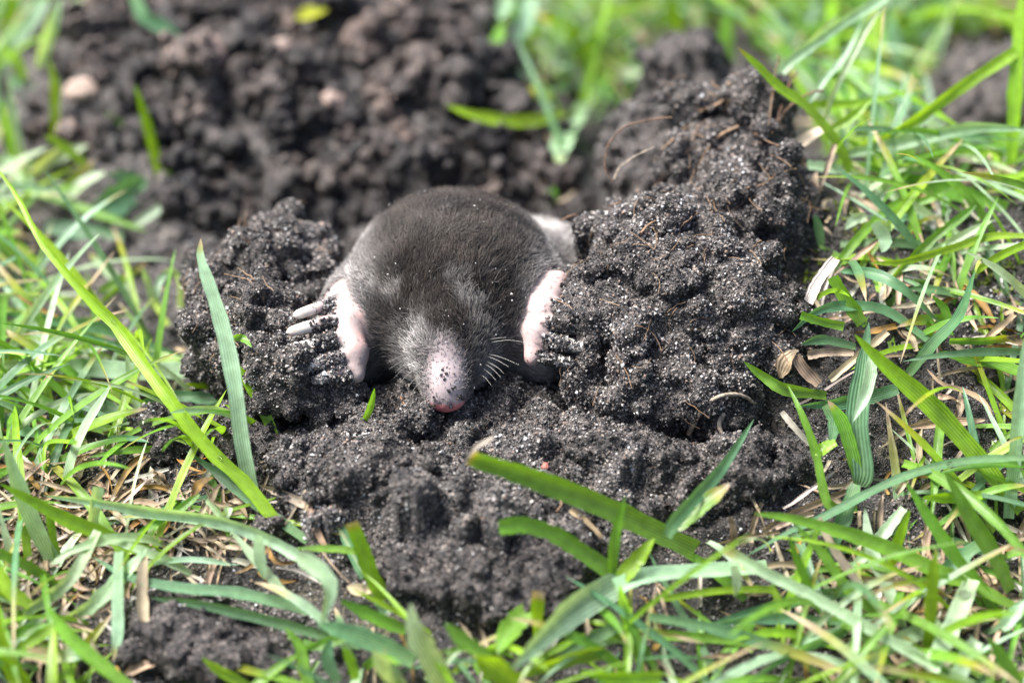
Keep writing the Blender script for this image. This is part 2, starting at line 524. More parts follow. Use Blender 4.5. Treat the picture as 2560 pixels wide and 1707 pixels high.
make_clod('blurred dark round clod standing in grass behind the huge clod', [B(1570, 165, 7.0, (1.0, 0.9, 0.95)), B(1600, 215, 7.0, (1.15, 1.0, 1.0)), B(1590, 330, 7.0, (1.3, 1.2, 1.6)), B(1570, 420, 6.6, (1.4, 1.2, 1.6))], h=0.09, crumbs=160, cr=(0.12, 0.35), seed=3, mat=MAT_SOIL, grains=1500)
make_clod('brownish root-hung clod between the huge clod and the blurred round one', [B(1480, 300, 5.6, (0.85, 0.8, 0.9)), B(1450, 380, 5.4, (0.85, 0.8, 1.0)), B(1500, 440, 5.0, (1.1, 1.0, 1.6))], h=0.08, crumbs=160, cr=(0.1, 0.3), seed=4, grains=3000)
make_clod('dark clod in the grass at the upper right edge', [(hit(*src('V', 2250, 190), 0.8), (1.2, 1.1, 1.0)), (hit(*src('V', 2330, 240), 0.6), (1.5, 1.3, 1.1)), (hit(*src('V', 2240, 290), 0.3), (1.0, 0.9, 0.8))], h=0.1, crumbs=200, cr=(0.12, 0.4), seed=5, grains=1200)
make_clod("small ball of sandy soil just below the mole's pink nose", [(hit(*src('V', 962, 962), 0.22), (0.42, 0.4, 0.36)), (hit(*src('V', 930, 985), 0.1), (0.3, 0.3, 0.25))], h=0.045, crumbs=60, cr=(0.05, 0.13), amp=0.07, noise=2.5, seed=6, grains=1500)
make_clod('ragged dark soil lump jutting from the turf below the left clod', [(hit(*src('V', 345, 985), 0.5), (0.42, 0.4, 0.55)), (hit(*src('V', 350, 1020), 0.2), (0.55, 0.5, 0.45)), (hit(*src('V', 440, 1000), 0.2), (0.75, 0.55, 0.42)), (hit(*src('V', 520, 990), 0.25), (0.8, 0.6, 0.5)), (hit(*src('V', 600, 1030), 0.1), (0.9, 0.6, 0.5))], h=0.055, crumbs=200, cr=(0.07, 0.2), amp=0.12, seed=7, grains=4000)
make_clod('egg-shaped dark crumb lying in straw below the ragged lump', [(hit(*src('V', 272, 1072), 0.18), (0.42, 0.36, 0.28))], h=0.05, crumbs=40, cr=(0.06, 0.14), amp=0.06, noise=2.5, seed=8, grains=700)
make_clod('low soil lump at the lower left among drooping blades', [(hit(*src('V', 420, 1440), 0.1), (1.5, 1.1, 0.6)), (hit(*src('V', 520, 1500), 0.1), (1.4, 1.0, 0.5))], h=0.07, crumbs=200, cr=(0.08, 0.25), amp=0.15, seed=9, grains=4000)
make_clod('crumbly soil heap on the near apron above the bottom blades', [(hit(*src('V', 1180, 1330), 0.15), (1.6, 1.2, 0.55)), (hit(*src('V', 1000, 1300), 0.1), (1.3, 1.0, 0.5)), (hit(*src('V', 1290, 1300), 0.2), (0.9, 0.8, 0.5))], h=0.065, crumbs=300, cr=(0.07, 0.24), amp=0.2, seed=10, ridge=0.3, grains=8000)
make_clod('pale-lit sandy bank of soil at the middle front edge of the apron', [(hit(*src('V', 760, 1060), 0.1), (1.3, 0.9, 0.5)), (hit(*src('V', 900, 1075), 0.12), (1.5, 0.9, 0.5)), (hit(*src('V', 720, 1130), 0.0), (1.0, 0.8, 0.5))], h=0.06, crumbs=300, cr=(0.06, 0.2), amp=0.18, seed=11, ridge=0.3, grains=9000)
make_clod('small crumb resting on the straw by the long diagonal blade', [(hit(*src('V', 620, 1205), 0.15), (0.4, 0.3, 0.2))], h=0.05, crumbs=30, cr=(0.06, 0.12), amp=0.06, noise=2.5, seed=12, grains=500)

make_clod('low crumbly ledge of soil under the foot of the huge clod', [(hit(*src('V', 1430, 1030), 0.1), (1.0, 0.7, 0.45)), (hit(*src('V', 1540, 1060), 0.1), (1.0, 0.7, 0.5)), (hit(*src('V', 1340, 1010), 0.0), (0.8, 0.6, 0.4))], h=0.06, crumbs=260, cr=(0.06, 0.24), amp=0.2, noise=1.3, seed=13, ridge=0.3, grains=7000)
make_clod('dark broken soil lump below the curled pale root', [(hit(*src('V', 1690, 1090), 0.1), (0.9, 0.7, 0.5)), (hit(*src('V', 1600, 1130), 0.0), (0.9, 0.6, 0.4)), (hit(*src('V', 1780, 1070), 0.05), (0.6, 0.5, 0.4))], h=0.06, crumbs=200, cr=(0.06, 0.26), amp=0.2, noise=1.3, seed=14, ridge=0.3, grains=5000)

# crumbs of the spoil bank: five shapes, copied one by one
protos = []
for k in range(6):
    e = [((0, 0, 0), tuple(rng.uniform(0.65, 1.0, 3)))] + [(tuple(rng.normal(0, 0.45, 3)), tuple(rng.uniform(0.4, 0.6, 3))) for _ in range(3)]
    V, F = clod_mesh('soil_crumb', e, 0.13, amp=0.30, crumbs=16, cr=(0.18, 0.5), noise=1.5, seed=20 + k, ridge=0.35)
    me = np_mesh('soil_crumb', V, F); me.materials.append(MAT_MOUND)
    protos.append(me)
n_cr = 0
tries = 0
placed = []
while n_cr < 250 and tries < 6000:
    tries += 1
    vx, vy = random.uniform(60, 1330), random.uniform(-30, 520)
    if vx < 400 and vy > 380 or vx < 150 + (vy - 200) * 0.0 and random.random() < 0.7:
        continue
    if vx > 1080 and vy < 90:
        continue
    q = hit(*src('V', vx, vy), 0.0)
    if q[1] < 5.6 or soil_mask(q[0], q[1]) < 0.3:
        continue
    r = 0.20 + 0.62 * random.random() ** 1.7
    if any((q[0] - u[0]) ** 2 + (q[1] - u[1]) ** 2 < (0.62 * (r + u[2])) ** 2 for u in placed):
        continue
    placed.append((q[0], q[1], r))
    o = link('soil_crumb', random.choice(protos), loc=(q[0], q[1], G(q[0], q[1]) + r * 0.25))
    o.rotation_euler = (random.uniform(0, 6.3), random.uniform(0, 6.3), random.uniform(0, 6.3))
    o.scale = (r, r, r * random.uniform(0.75, 1.0))
    size_ = 'large lumpy' if r > 0.52 else ('middling' if r > 0.32 else 'small')
    where_ = ('near the pale tan pebble', 'left of the tall green spike', 'below the yellow leaf', 'straight behind the mole', 'beside the pit at the bank foot')[0 if vx < 330 else 1 if vx < 560 and vy < 330 else 4 if vy > 330 else 2 if vx < 860 else 3]
    tag(o, size_ + ' soil crumb on the blurred spoil bank, ' + where_, 'soil crumb', 'crumbs of the spoil bank')
    n_cr += 1
# ---------------------------------------------------------------- the mole
def sd_cone(p, a, b, ra, rb):
    a = np.array(a, float); b = np.array(b, float)
    ab = b - a
    t = np.clip(((p - a) @ ab) / (ab @ ab), 0, 1)
    return np.linalg.norm(p - a - t[..., None] * ab, axis=-1) - (ra + (rb - ra) * t)

def sd_frame(p, c, axes, r):
    """ellipsoid with its own axes (rows of axes)"""
    q = (p - np.array(c)) @ np.array(axes).T
    r = np.array(r, float)
    k0 = np.linalg.norm(q / r, axis=-1); k1 = np.linalg.norm(q / (r * r), axis=-1) + 1e-9
    return k0 * (k0 - 1) / k1

MX = -1.55
NOSE = np.array((MX - 0.02, -3.12, 0.46))
h = 0.06
org, mp = grid((-6.6, -4.4, -1.9), (3.4, 7.6, 3.7), h)
body = sd_ell(mp, (MX + 0.10, 0.95, 0.80), (2.62, 2.9, 2.38))
body = smin(body, sd_ell(mp, (0.35, 2.7, -0.75), (2.35, 2.5, 2.1)), 0.8)
for s in (-1, 1):
    body = smin(body, sd_ell(mp, (MX + s * 2.15, -0.1, 0.55), (1.10, 1.35, 1.35)), 0.7)
head = sd_cone(mp, (MX, 0.1, 1.15), (MX, -1.6, 1.0), 1.75, 1.06)
head = smin(head, sd_cone(mp, (MX, -1.6, 1.0), (MX - 0.02, -2.5, 0.68), 1.02, 0.62), 0.35)
body = smin(body, head, 0.55)
def blend(fn, lo, hi, k):
    """blend a small shape into the body, worked out only near it"""
    i0 = np.maximum(((np.array(lo) - k - 0.2 - org) / h).astype(int), 0); i1 = np.minimum(((np.array(hi) + k + 0.2 - org) / h).astype(int) + 2, mp.shape[:3])
    s = tuple(slice(a, b) for a, b in zip(i0, i1))
    body[s] = smin(body[s], fn(mp[s]), k)

def unit(v):
    v = np.array(v, float); return v / np.linalg.norm(v)

blend(lambda p: sd_cone(p, (MX, -2.0, 0.82), NOSE + (0, 0.28, 0.03), 0.64, 0.45), NOSE - 1.2, NOSE + 2.0, 0.3)
blend(lambda p: sd_ell(p, NOSE + (0, 0.02, -0.02), (0.45, 0.22, 0.25)), NOSE - 0.6, NOSE + 0.6, 0.08)
blend_nostr = lambda p: np.minimum(sd_ell(p, NOSE + (-0.13, -0.19, 0.02), (0.065, 0.09, 0.05)), sd_ell(p, NOSE + (0.13, -0.19, 0.02), (0.065, 0.09, 0.05)))
i0 = ((NOSE - 0.6 - org) / h).astype(int); i1 = ((NOSE + 0.6 - org) / h).astype(int)
s_ = tuple(slice(max(a, 0), b) for a, b in zip(i0, i1))
body[s_] = np.maximum(body[s_], -blend_nostr(mp[s_]))

CLAWS = []
def paw(pts, digits, s):
    """pts: spine of the broad palm (view x, y, depth, half width); digits: base, knuckle end, claw tip, radius"""
    global body
    A0 = [P(*q[:3]) for q in pts]
    allp = A0 + [P(*q) for dg in digits for q in dg[:2]]
    for (b0, k, tip, r) in digits:
        CLAWS.append((P(*k), P(*tip), r, s))
    def fn(p):
        d = None
        for j in range(len(pts) - 1):
            e = sd_cone(p, A0[j], A0[j + 1], pts[j][3], pts[j + 1][3])
            d = e if d is None else smin(d, e, 0.15)
        for (b0, k, tip, r) in digits:
            d = smin(d, sd_cone(p, P(*b0), P(*k), r * 1.1, r), 0.07)
        return d
    blend(fn, np.min(allp, 0) - 0.5, np.max(allp, 0) + 0.5, 0.22)

# the paw on the left clod: palm turned outward, claws to the side
paw([(780, 685, -1.15, 0.28), (797, 745, -1.7, 0.36), (811, 810, -2.1, 0.36), (818, 860, -2.3, 0.22)],
    [((765, 700, -1.5), (728, 708, -1.75), (672, 727, -2.05), 0.15),
     ((772, 735, -1.8), (728, 746, -2.05), (656, 765, -2.35), 0.165),
     ((785, 780, -2.1), (728, 792, -2.45), (655, 806, -2.75), 0.18),
     ((792, 820, -2.3), (745, 832, -2.65), (680, 846, -2.95), 0.165),
     ((800, 850, -2.4), (765, 862, -2.7), (715, 876, -2.9), 0.14)], -1)
# the paw pressed on the huge clod
paw([(1282, 645, -1.2, 0.26), (1252, 705, -1.7, 0.31), (1232, 765, -2.1, 0.31), (1222, 822, -2.3, 0.2)],
    [((1285, 668, -1.4), (1325, 674, -1.6), (1380, 682, -1.6), 0.15),
     ((1268, 700, -1.8), (1318, 707, -2.05), (1385, 716, -2.05), 0.17),
     ((1255, 740, -2.05), (1308, 748, -2.3), (1380, 758, -2.35), 0.18),
     ((1245, 780, -2.2), (1296, 790, -2.45), (1362, 802, -2.5), 0.165),
     ((1236, 815, -2.3), (1272, 825, -2.5), (1320, 838, -2.6), 0.14)], 1)
MV, MF = surface_nets(body, org, h)
for _ in range(2):                                     # even out the surface a little
    acc = np.zeros_like(MV); num = np.zeros(len(MV))
    for k in range(4):
        np.add.at(acc, MF[:, k], MV[MF[:, (k + 1) % 4]]); np.add.at(num, MF[:, k], 1)
        np.add.at(acc, MF[:, k], MV[MF[:, (k - 1) % 4]]); np.add.at(num, MF[:, k], 1)
    MV = 0.5 * MV + 0.5 * acc / num[:, None]
MN = vnormals(MV, MF)

def region(V):
    """snout bareness, paw skin, soil-caked digits, nose pad: each 0..1"""
    dn = V - NOSE
    top = smooth(1.25, 0.75, -(-dn[:, 1])) 
    bare = smooth(1.02, 0.42, dn[:, 1] + 0.6 * np.abs(dn[:, 0]) ** 1.5) * smooth(0.66, 0.22, np.abs(dn[:, 0]) * (1.0 - 0.12 * dn[:, 1])) * (V[:, 2] > -0.5) * (dn[:, 1] < 2)
    pd = sd_ell(V, NOSE + np.array((0, 0.02, -0.02)), (0.43, 0.22, 0.25))
    pink = smooth(0.10, 0.02, pd) * smooth(0.05, -0.07, dn[:, 2] + 0.25 * dn[:, 1])
    skin = np.zeros(len(V)); caked = np.zeros(len(V))
    for (pts, s) in (([(778, 690, -1.15), (796, 750, -1.7), (808, 810, -2.1), (815, 855, -2.3)], -1), ([(1290, 650, -1.2), (1258, 705, -1.7), (1236, 765, -2.1), (1224, 820, -2.3)], 1)):
        dd = np.full(len(V), 9.0)
        for a, b in zip(pts[:-1], pts[1:]):
            dd = np.minimum(dd, sd_cone(V, P(*a), P(*b), 0.42, 0.42))
        skin = np.maximum(skin, smooth(0.24, 0.06, dd))
    for (k_, t_, r, s) in CLAWS:
        b_ = k_ + (k_ - t_) * 0.35
        dd = sd_cone(V, b_, k_, r * 1.1, r)
        caked = np.maximum(caked, smooth(0.16, 0.02, dd))
        skin = np.maximum(skin, smooth(0.2, 0.05, dd))
    return bare, pink, skin, caked

bare, pink, skin, caked = region(MV)
nz = fbm(MV, 3.0, 4)
fine_n = fbm(MV, 9.0, 2, off=4)
C = np.tile(np.array((0.022, 0.019, 0.018)), (len(MV), 1))
def mixc(C, c, w):
    return C * (1 - w[:, None]) + np.array(c)[None] * w[:, None]
C = mixc(C, (0.34, 0.275, 0.275), bare * 0.92)
C = mixc(C, (0.31, 0.24, 0.225), skin)
C = mixc(C, (0.40, 0.22, 0.20), skin * smooth(0.0, 0.8, nz) * 0.45)
C = mixc(C, (0.46, 0.15, 0.15), pink)
cake = np.clip(caked * smooth(-0.75, -0.1, nz + 0.4 * fine_n), 0, 1)
C = mixc(C, (0.022, 0.02, 0.02), cake)
dirt = smooth(0.6, 0.9, fbm(MV, 4.0, 3, off=9) + 0.25 * fine_n) * np.clip(bare + skin, 0, 1) * 0.9
dirt = dirt * np.clip(skin, 0, 1)
dirt = np.maximum(dirt, 0.0 * smooth(0.15, 0.5, fbm(MV, 5.0, 3, off=2)) * smooth(0.55, 0.2, MV[:, 1] - NOSE[1]) * smooth(0.12, 0.2, MV[:, 1] - NOSE[1]) * bare * 0.95)
C = mixc(C, (0.03, 0.028, 0.028), dirt)

def mole_skin_material():
    m, nt, b = new_mat('mole_skin')
    at = nd(nt, 'Attribute', attribute_name='Col')
    nt.links.new(at.outputs['Color'], b.inputs['Base Color'])
    b.inputs['Roughness'].default_value = 0.5
    b.inputs['Subsurface Weight'].default_value = 0.25
    b.inputs['Subsurface Radius'].default_value = (1.0, 0.4, 0.25)
    b.inputs['Subsurface Scale'].default_value = 0.08
    tc = nd(nt, 'TexCoord')
    n = nd(nt, 'TexNoise', Scale=14.0, Detail=4.0)
    nt.links.new(tc.outputs['Object'], n.inputs['Vector'])
    bu = nd(nt, 'Bump', Strength=0.2, Distance=0.04)
    nt.links.new(n.outputs['Fac'], bu.inputs['Height'])
    nt.links.new(bu.outputs[0], b.inputs['Normal'])
    return m
MB = np.array((MX, 0.5, -1.4))
body_me = np_mesh('mole', MV - MB, MF)
set_col(body_me, C)
mole = link('mole', body_me, mole_skin_material(), loc=MB)
tag(mole, 'dark velvety mole pushing out of its hole, pale clawed paws spread, pink nose down', 'mole')

# claws
def claw_material():
    m, nt, b = new_mat('claw')
    tc = nd(nt, 'TexCoord')
    n = nd(nt, 'TexNoise', Scale=7.0, Detail=4.0)
    nt.links.new(tc.outputs['Object'], n.inputs['Vector'])
    nt.links.new(ramp(nt, [(0.30, (0.42, 0.32, 0.27)), (0.42, (0.50, 0.44, 0.39)), (0.7, (0.58, 0.53, 0.48))], n.outputs['Fac']), b.inputs['Base Color'])
    b.inputs['Roughness'].default_value = 0.35
    b.inputs['Subsurface Weight'].default_value = 0.2
    b.inputs['Subsurface Scale'].default_value = 0.05
    return m
MAT_CLAW = claw_material()
for q, (k_, t_, r, s) in enumerate(CLAWS):
    ax = unit(t_ - k_); L = np.linalg.norm(t_ - k_)
    nrm = unit(-FWD - (-FWD @ ax) * ax); sd = np.cross(ax, nrm)
    V = []; seg, ring = 10, 10
    for a in range(seg + 1):
        t = a / seg
        w = r * (1.0 - 0.25 * t) * math.sqrt(max(0.0, 1 - max(0, (t - 0.72) / 0.28) ** 2) + 1e-4)
        c = k_ + ax * (t * (L + r * 0.4) - r * 0.4) + nrm * (0.10 * math.sin(math.pi * t) * L * 0.6)
        for b in range(ring):
            g = 2 * math.pi * b / ring
            V.append(c + sd * math.cos(g) * w + nrm * math.sin(g) * w * 0.62)
    F = []
    for a in range(seg):
        for b in range(ring):
            F.append((a * ring + b, a * ring + (b + 1) % ring, (a + 1) * ring + (b + 1) % ring, (a + 1) * ring + b))
    co = link('claw', np_mesh('claw', np.array(V) - MB, np.array(F)), MAT_CLAW, mole)
    clean = q in (0, 1)
    if True:                                             # soil stuck over the claw, only at the root of the two clean ones
        Fc = np.array(F)[:ring * 3] if clean else np.array(F)
        p_, n_ = sample_mesh(np.array(V) - MB, Fc, 90 if clean else 620)
        g = link('soil_crust', grain_mesh('soil_crust', p_, n_, 0.03, 0.085, probs=(0.36, 0.3, 0.14, 0.1, 0.05, 0.03, 0.02)), None, co)
        tag(g, kind='stuff')

# soil stuck to the digits, paws and snout, and specks in the fur
TI = np.concatenate([MF[:, [0, 1, 2]], MF[:, [0, 2, 3]]])
def dirtw(c, n):
    b, pk, sk, ck = region(c)
    return 0.0 + 14.0 * ck * smooth(-0.6, 0.1, fbm(c, 3.0, 3)) + 0.5 * sk * smooth(0.5, 0.8, fbm(c, 4.0, 3, off=9)) + (3.2 * b * smooth(0.30, 0.05, c[:, 1] - NOSE[1]) + 1.2 * b * smooth(0.16, 0.03, np.abs(c[:, 0] - NOSE[0]))) * (n[:, 2] > 0.1) * smooth(-0.1, 0.5, fbm(c, 5.0, 3, off=2))
p_, n_ = sample_mesh(MV, MF, 5200, dirtw)
g = link('clinging_soil', grain_mesh('clinging_soil', p_ - MB, n_, 0.014, 0.055, probs=(0.36, 0.28, 0.15, 0.11, 0.05, 0.03, 0.02)), None, mole)
tag(g, kind='stuff')

# fur as strands
def fur_w(c, n):
    b, pk, sk, ck = region(c)
    return np.clip(1 - 0.90 * b - 1.0 * pk - 0.985 * sk - ck, 0, 1) * (c[:, 2] > -1.3) * (c[:, 1] < 6.5)
NH = 120000
fp, fn = sample_mesh(MV, MF, NH, fur_w)
b_, pk_, sk_, ck_ = region(fp)
root = NOSE + np.array((0, 0.1, 0.2))
back = fp - root
back[:, 0] *= 1.15
back = back / np.linalg.norm(back, axis=1, keepdims=True)
tang = back - (back * fn).sum(1, keepdims=True) * fn
tang /= np.linalg.norm(tang, axis=1, keepdims=True) + 1e-9
cl = np.stack([fbm(fp, 1.6, 2, off=k * 5.0) for k in range(3)], 1)
tang = tang + 0.75 * cl + 0.25 * rng.normal(size=fp.shape)
tang -= (tang * fn).sum(1, keepdims=True) * fn
tang /= np.linalg.norm(tang, axis=1, keepdims=True) + 1e-9
ln = (0.23 + 0.12 * rng.random(NH)) * (1 - 0.55 * smooth(1.6, 0.2, fp[:, 1] - NOSE[1])) * (1 - 0.5 * np.clip(b_ + sk_, 0, 1))
lift0 = 0.75 + 0.35 * fbm(fp, 2.2, 2, off=11)
NP = 5
t = np.linspace(0, 1, NP)
pos = fp[:, None, :] + ln[:, None, None] * (t[None, :, None] * (fn * lift0[:, None] * 0.62)[:, None, :] * (1 - 0.45 * t[None, :, None]) + (t ** 1.35)[None, :, None] * tang[:, None, :] * 0.8) + 0.035 * ln[:, None, None] * (t ** 1.5)[None, :, None] * rng.normal(size=(NH, 1, 3)) * 4
hc = bpy.data.hair_curves.new('fur')
hc.add_curves([NP] * NH)
hc.attributes['position'].data.foreach_set('vector', (pos - MB).astype(np.float32).ravel())
ra = hc.attributes.get('radius') or hc.attributes.new('radius', 'FLOAT', 'POINT')
ra.data.foreach_set('value', np.tile(np.array((0.0060, 0.0058, 0.0052, 0.0040, 0.0016), np.float32), NH))
side = np.maximum(1.4 * smooth(1.3, 2.4, np.abs(fp[:, 0] - MX)) * smooth(3.2, 1.5, fp[:, 2]), 0.6 * smooth(-0.1, 0.9, fp[:, 0]) * smooth(0.5, 3.0, fp[:, 1]) * 0.3)  # pale grey flank and rump fur, with sky sheen put into the colour
pale = np.clip(0.75 * side + 0.5 * smooth(1.9, 0.9, fp[:, 1] - NOSE[1]) * smooth(0.35, 0.8, np.abs(fp[:, 0] - MX)) + 0.55 * smooth(0.45, 0.9, fbm(fp, 0.9, 3, off=21)) + 0.5 * b_ + 0.6 * sk_, 0, 1)
hc_col = np.array((0.0235, 0.0182, 0.0152))[None] * (1 - pale[:, None]) + np.array((0.23, 0.215, 0.205))[None] * pale[:, None]
hc_col *= (0.5 + 1.0 * rng.random((NH, 1)) ** 1.6) * (1 + 0.55 * np.clip(fbm(fp, 1.8, 3, off=31), -0.9, 1.2))[:, None]
wh = rng.random(NH) < 0.012
hc_col[wh] = np.array((0.10, 0.092, 0.085))
hc_col = hc_col * (1 - np.clip(b_ + sk_, 0, 1))[:, None] + np.array((0.22, 0.195, 0.19))[None] * np.clip(b_ + sk_, 0, 1)[:, None]
ca = hc.attributes.new('tint', 'FLOAT_COLOR', 'CURVE')
ca.data.foreach_set('color', np.concatenate([hc_col, np.ones((NH, 1))], 1).astype(np.float32).ravel())
def fur_material():
    m = bpy.data.materials.new('mole_fur'); m.use_nodes = True
    nt = m.node_tree
    b = nt.nodes['Principled BSDF']
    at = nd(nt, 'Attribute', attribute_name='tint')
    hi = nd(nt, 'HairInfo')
    mr = nd(nt, 'MapRange'); mr.inputs['To Min'].default_value = 0.5; mr.inputs['To Max'].default_value = 1.8  # strands lighten to the tip: their shine put into the colour
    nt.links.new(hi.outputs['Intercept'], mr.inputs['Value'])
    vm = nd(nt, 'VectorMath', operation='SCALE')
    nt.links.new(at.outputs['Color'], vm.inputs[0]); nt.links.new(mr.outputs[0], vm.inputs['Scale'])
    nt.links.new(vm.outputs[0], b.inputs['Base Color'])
    b.inputs['Roughness'].default_value = 0.5
    b.inputs['Specular IOR Level'].default_value = 0.28
    return m
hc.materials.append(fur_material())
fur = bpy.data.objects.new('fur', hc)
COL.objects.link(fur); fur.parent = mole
tag(fur, kind='stuff')

# whiskers: each a tapering thread
def plain_mat(name, col, rough=0.5, spec=0.5):
    m, nt, b = new_mat(name)
    b.inputs['Base Color'].default_value = (*col, 1)
    b.inputs['Roughness'].default_value = rough
    b.inputs['Specular IOR Level'].default_value = spec
    return m
def tube(pts, rad, ring=5):
    pts = np.array(pts, float); n = len(pts)
    V = []
    for k in range(n):
        tg = unit(pts[min(k + 1, n - 1)] - pts[max(k - 1, 0)])
        s1 = unit(np.cross(tg, (0.31, 0.2, 0.93))); s2 = np.cross(tg, s1)
        r = rad[k] if hasattr(rad, '__len__') else rad
        for j in range(ring):
            g = 2 * math.pi * j / ring
            V.append(pts[k] + (s1 * math.cos(g) + s2 * math.sin(g)) * r)
    F = [(a * ring + b, a * ring + (b + 1) % ring, (a + 1) * ring + (b + 1) % ring, (a + 1) * ring + b) for a in range(n - 1) for b in range(ring)]
    return np.array(V), np.array(F)
def curve_pts(ctrl, n):
    """Catmull-Rom through the control points"""
    c = np.array(ctrl, float)
    c = np.concatenate([[2 * c[0] - c[1]], c, [2 * c[-1] - c[-2]]])
    out = []
    m = len(c) - 3
    for t in np.linspace(0, m - 1e-6, n):
        k = int(t); f = t - k
        a, b, d, e = c[k], c[k + 1], c[k + 2], c[k + 3]
        out.append(0.5 * ((2 * b) + (d - a) * f + (2 * a - 5 * b + 4 * d - e) * f * f + (3 * b - a - 3 * d + e) * f ** 3))
    return np.array(out)
MAT_WHISKER = plain_mat('whisker', (0.36, 0.34, 0.31), 0.4)
WH = [((1120, 788), (1165, 781), (1205, 786)), ((1118, 780), (1145, 776), (1163, 775)), ((1115, 812), (1150, 820), (1192, 838)), ((1112, 816), (1140, 826), (1168, 842)),
      ((1108, 832), (1130, 846), (1150, 866)), ((1105, 842), (1125, 858), (1140, 874)), ((1098, 858), (1115, 868), (1128, 884)), ((1110, 826), (1140, 842), (1158, 858)),
      ((942, 812), (915, 820), (888, 835)), ((945, 822), (918, 832), (893, 848)), ((950, 834), (925, 848), (905, 868)), ((955, 846), (932, 864), (918, 880)),
      ((962, 862), (945, 878), (936, 892)), ((948, 828), (930, 836), (908, 856)), ((968, 876), (955, 888), (946, 902)), ((938, 795), (928, 800), (930, 815))]
for a, b, c in WH:
    e_ = -0.45 if a[0] < 1000 else 0.0
    p0, p1, p2 = P(*a, -2.4 + e_), P(*b, -2.75 + 1.4 * e_), P(*c, -3.0 + 1.6 * e_)
    pp = curve_pts([p0, p1, p2], 8)
    V, F = tube(pp, np.linspace(0.0055, 0.002, 8), 4)
    link('whisker', np_mesh('whisker', V - MB, F), MAT_WHISKER, mole)
# pale grains caught in the fur
p_, n_ = sample_mesh(MV, MF, 150, lambda c, n: fur_w(c, n) * (n @ (-FWD) > 0.2) * smooth(-2.5, 0.5, c[:, 0] + 2.2))
g = link('fur_speck', grain_mesh('fur_speck', p_ - MB + n_ * 0.22, n_, 0.012, 0.032, probs=(0, 0, 0.1, 0.2, 0.4, 0.05, 0.25), sink=0.3), None, mole)
tag(g, kind='stuff')
# ---------------------------------------------------------------- grass, straw, rootlets
def blade_material(name, rough, transl, veins):
    m, nt, b = new_mat(name)
    at = nd(nt, 'Attribute', attribute_name='Col')
    ac = nd(nt, 'Attribute', attribute_name='across')
    mul = nd(nt, 'Math', operation='MULTIPLY'); mul.inputs[1].default_value = veins
    sn = nd(nt, 'Math', operation='SINE')
    nt.links.new(ac.outputs['Fac'], mul.inputs[0]); nt.links.new(mul.outputs[0], sn.inputs[0])
    tc = nd(nt, 'TexCoord')
    no = nd(nt, 'TexNoise', Scale=3.5, Detail=4.0, Roughness=0.6)
    nt.links.new(tc.outputs['Object'], no.inputs['Vector'])
    mr = nd(nt, 'MapRange'); mr.inputs['From Min'].default_value = -1; mr.inputs['To Min'].default_value = 0.70; mr.inputs['To Max'].default_value = 1.18
    nt.links.new(sn.outputs[0], mr.inputs['Value'])
    mr2 = nd(nt, 'MapRange'); mr2.inputs['From Min'].default_value = 0.25; mr2.inputs['From Max'].default_value = 0.75; mr2.inputs['To Min'].default_value = 0.72; mr2.inputs['To Max'].default_value = 1.25
    nt.links.new(no.outputs['Fac'], mr2.inputs['Value'])
    k = nd(nt, 'Math', operation='MULTIPLY')
    nt.links.new(mr.outputs[0], k.inputs[0]); nt.links.new(mr2.outputs[0], k.inputs[1])
    sc_ = nd(nt, 'VectorMath', operation='SCALE')
    nt.links.new(at.outputs['Color'], sc_.inputs[0]); nt.links.new(k.outputs[0], sc_.inputs['Scale'])
    nt.links.new(sc_.outputs[0], b.inputs['Base Color'])
    b.inputs['Roughness'].default_value = rough
    b.inputs['Specular IOR Level'].default_value = 0.5
    bu = nd(nt, 'Bump', Strength=0.35, Distance=0.02)
    nt.links.new(sn.outputs[0], bu.inputs['Height']); nt.links.new(bu.outputs[0], b.inputs['Normal'])
    tr = nd(nt, 'BsdfTranslucent')
    gm_ = nd(nt, 'MixRGB', blend_type='MULTIPLY', Fac=1.0)
    nt.links.new(sc_.outputs[0], gm_.inputs[1]); gm_.inputs[2].default_value = (1.9, 1.75, 0.55, 1) if transl > 0.3 else (1.1, 1.0, 0.8, 1)
    nt.links.new(gm_.outputs[0], tr.inputs['Color'])
    ms = nd(nt, 'MixShader'); ms.inputs[0].default_value = transl
    nt.links.new(b.outputs[0], ms.inputs[1]); nt.links.new(tr.outputs[0], ms.inputs[2])
    nt.links.new(ms.outputs[0], nt.nodes['Material Output'].inputs['Surface'])
    return m
MAT_BLADE = blade_material('grass_blade', 0.34, 0.36, 21.0)
MAT_STRAW = blade_material('dry_straw', 0.6, 0.18, 16.0)

TYPES = {  # base colour, colour word
    't': ((0.095, 0.220, 0.110), 'teal-green'), 'g': ((0.120, 0.290, 0.024), 'mid-green'), 'y': ((0.200, 0.370, 0.012), 'yellow-green'),
    'p': ((0.340, 0.490, 0.320), 'pale mint'), 'd': ((0.035, 0.105, 0.030), 'dark green'),  # pale mint holds the sky's sheen on the blades, put into the base colour
    's': ((0.38, 0.29, 0.19), 'straw-coloured'), 'o': ((0.30, 0.17, 0.035), 'orange-brown'), 'w': ((0.52, 0.47, 0.39), 'whitish'), 'l': ((0.42, 0.42, 0.03), 'yellow')}
STRAWY = set('sow')

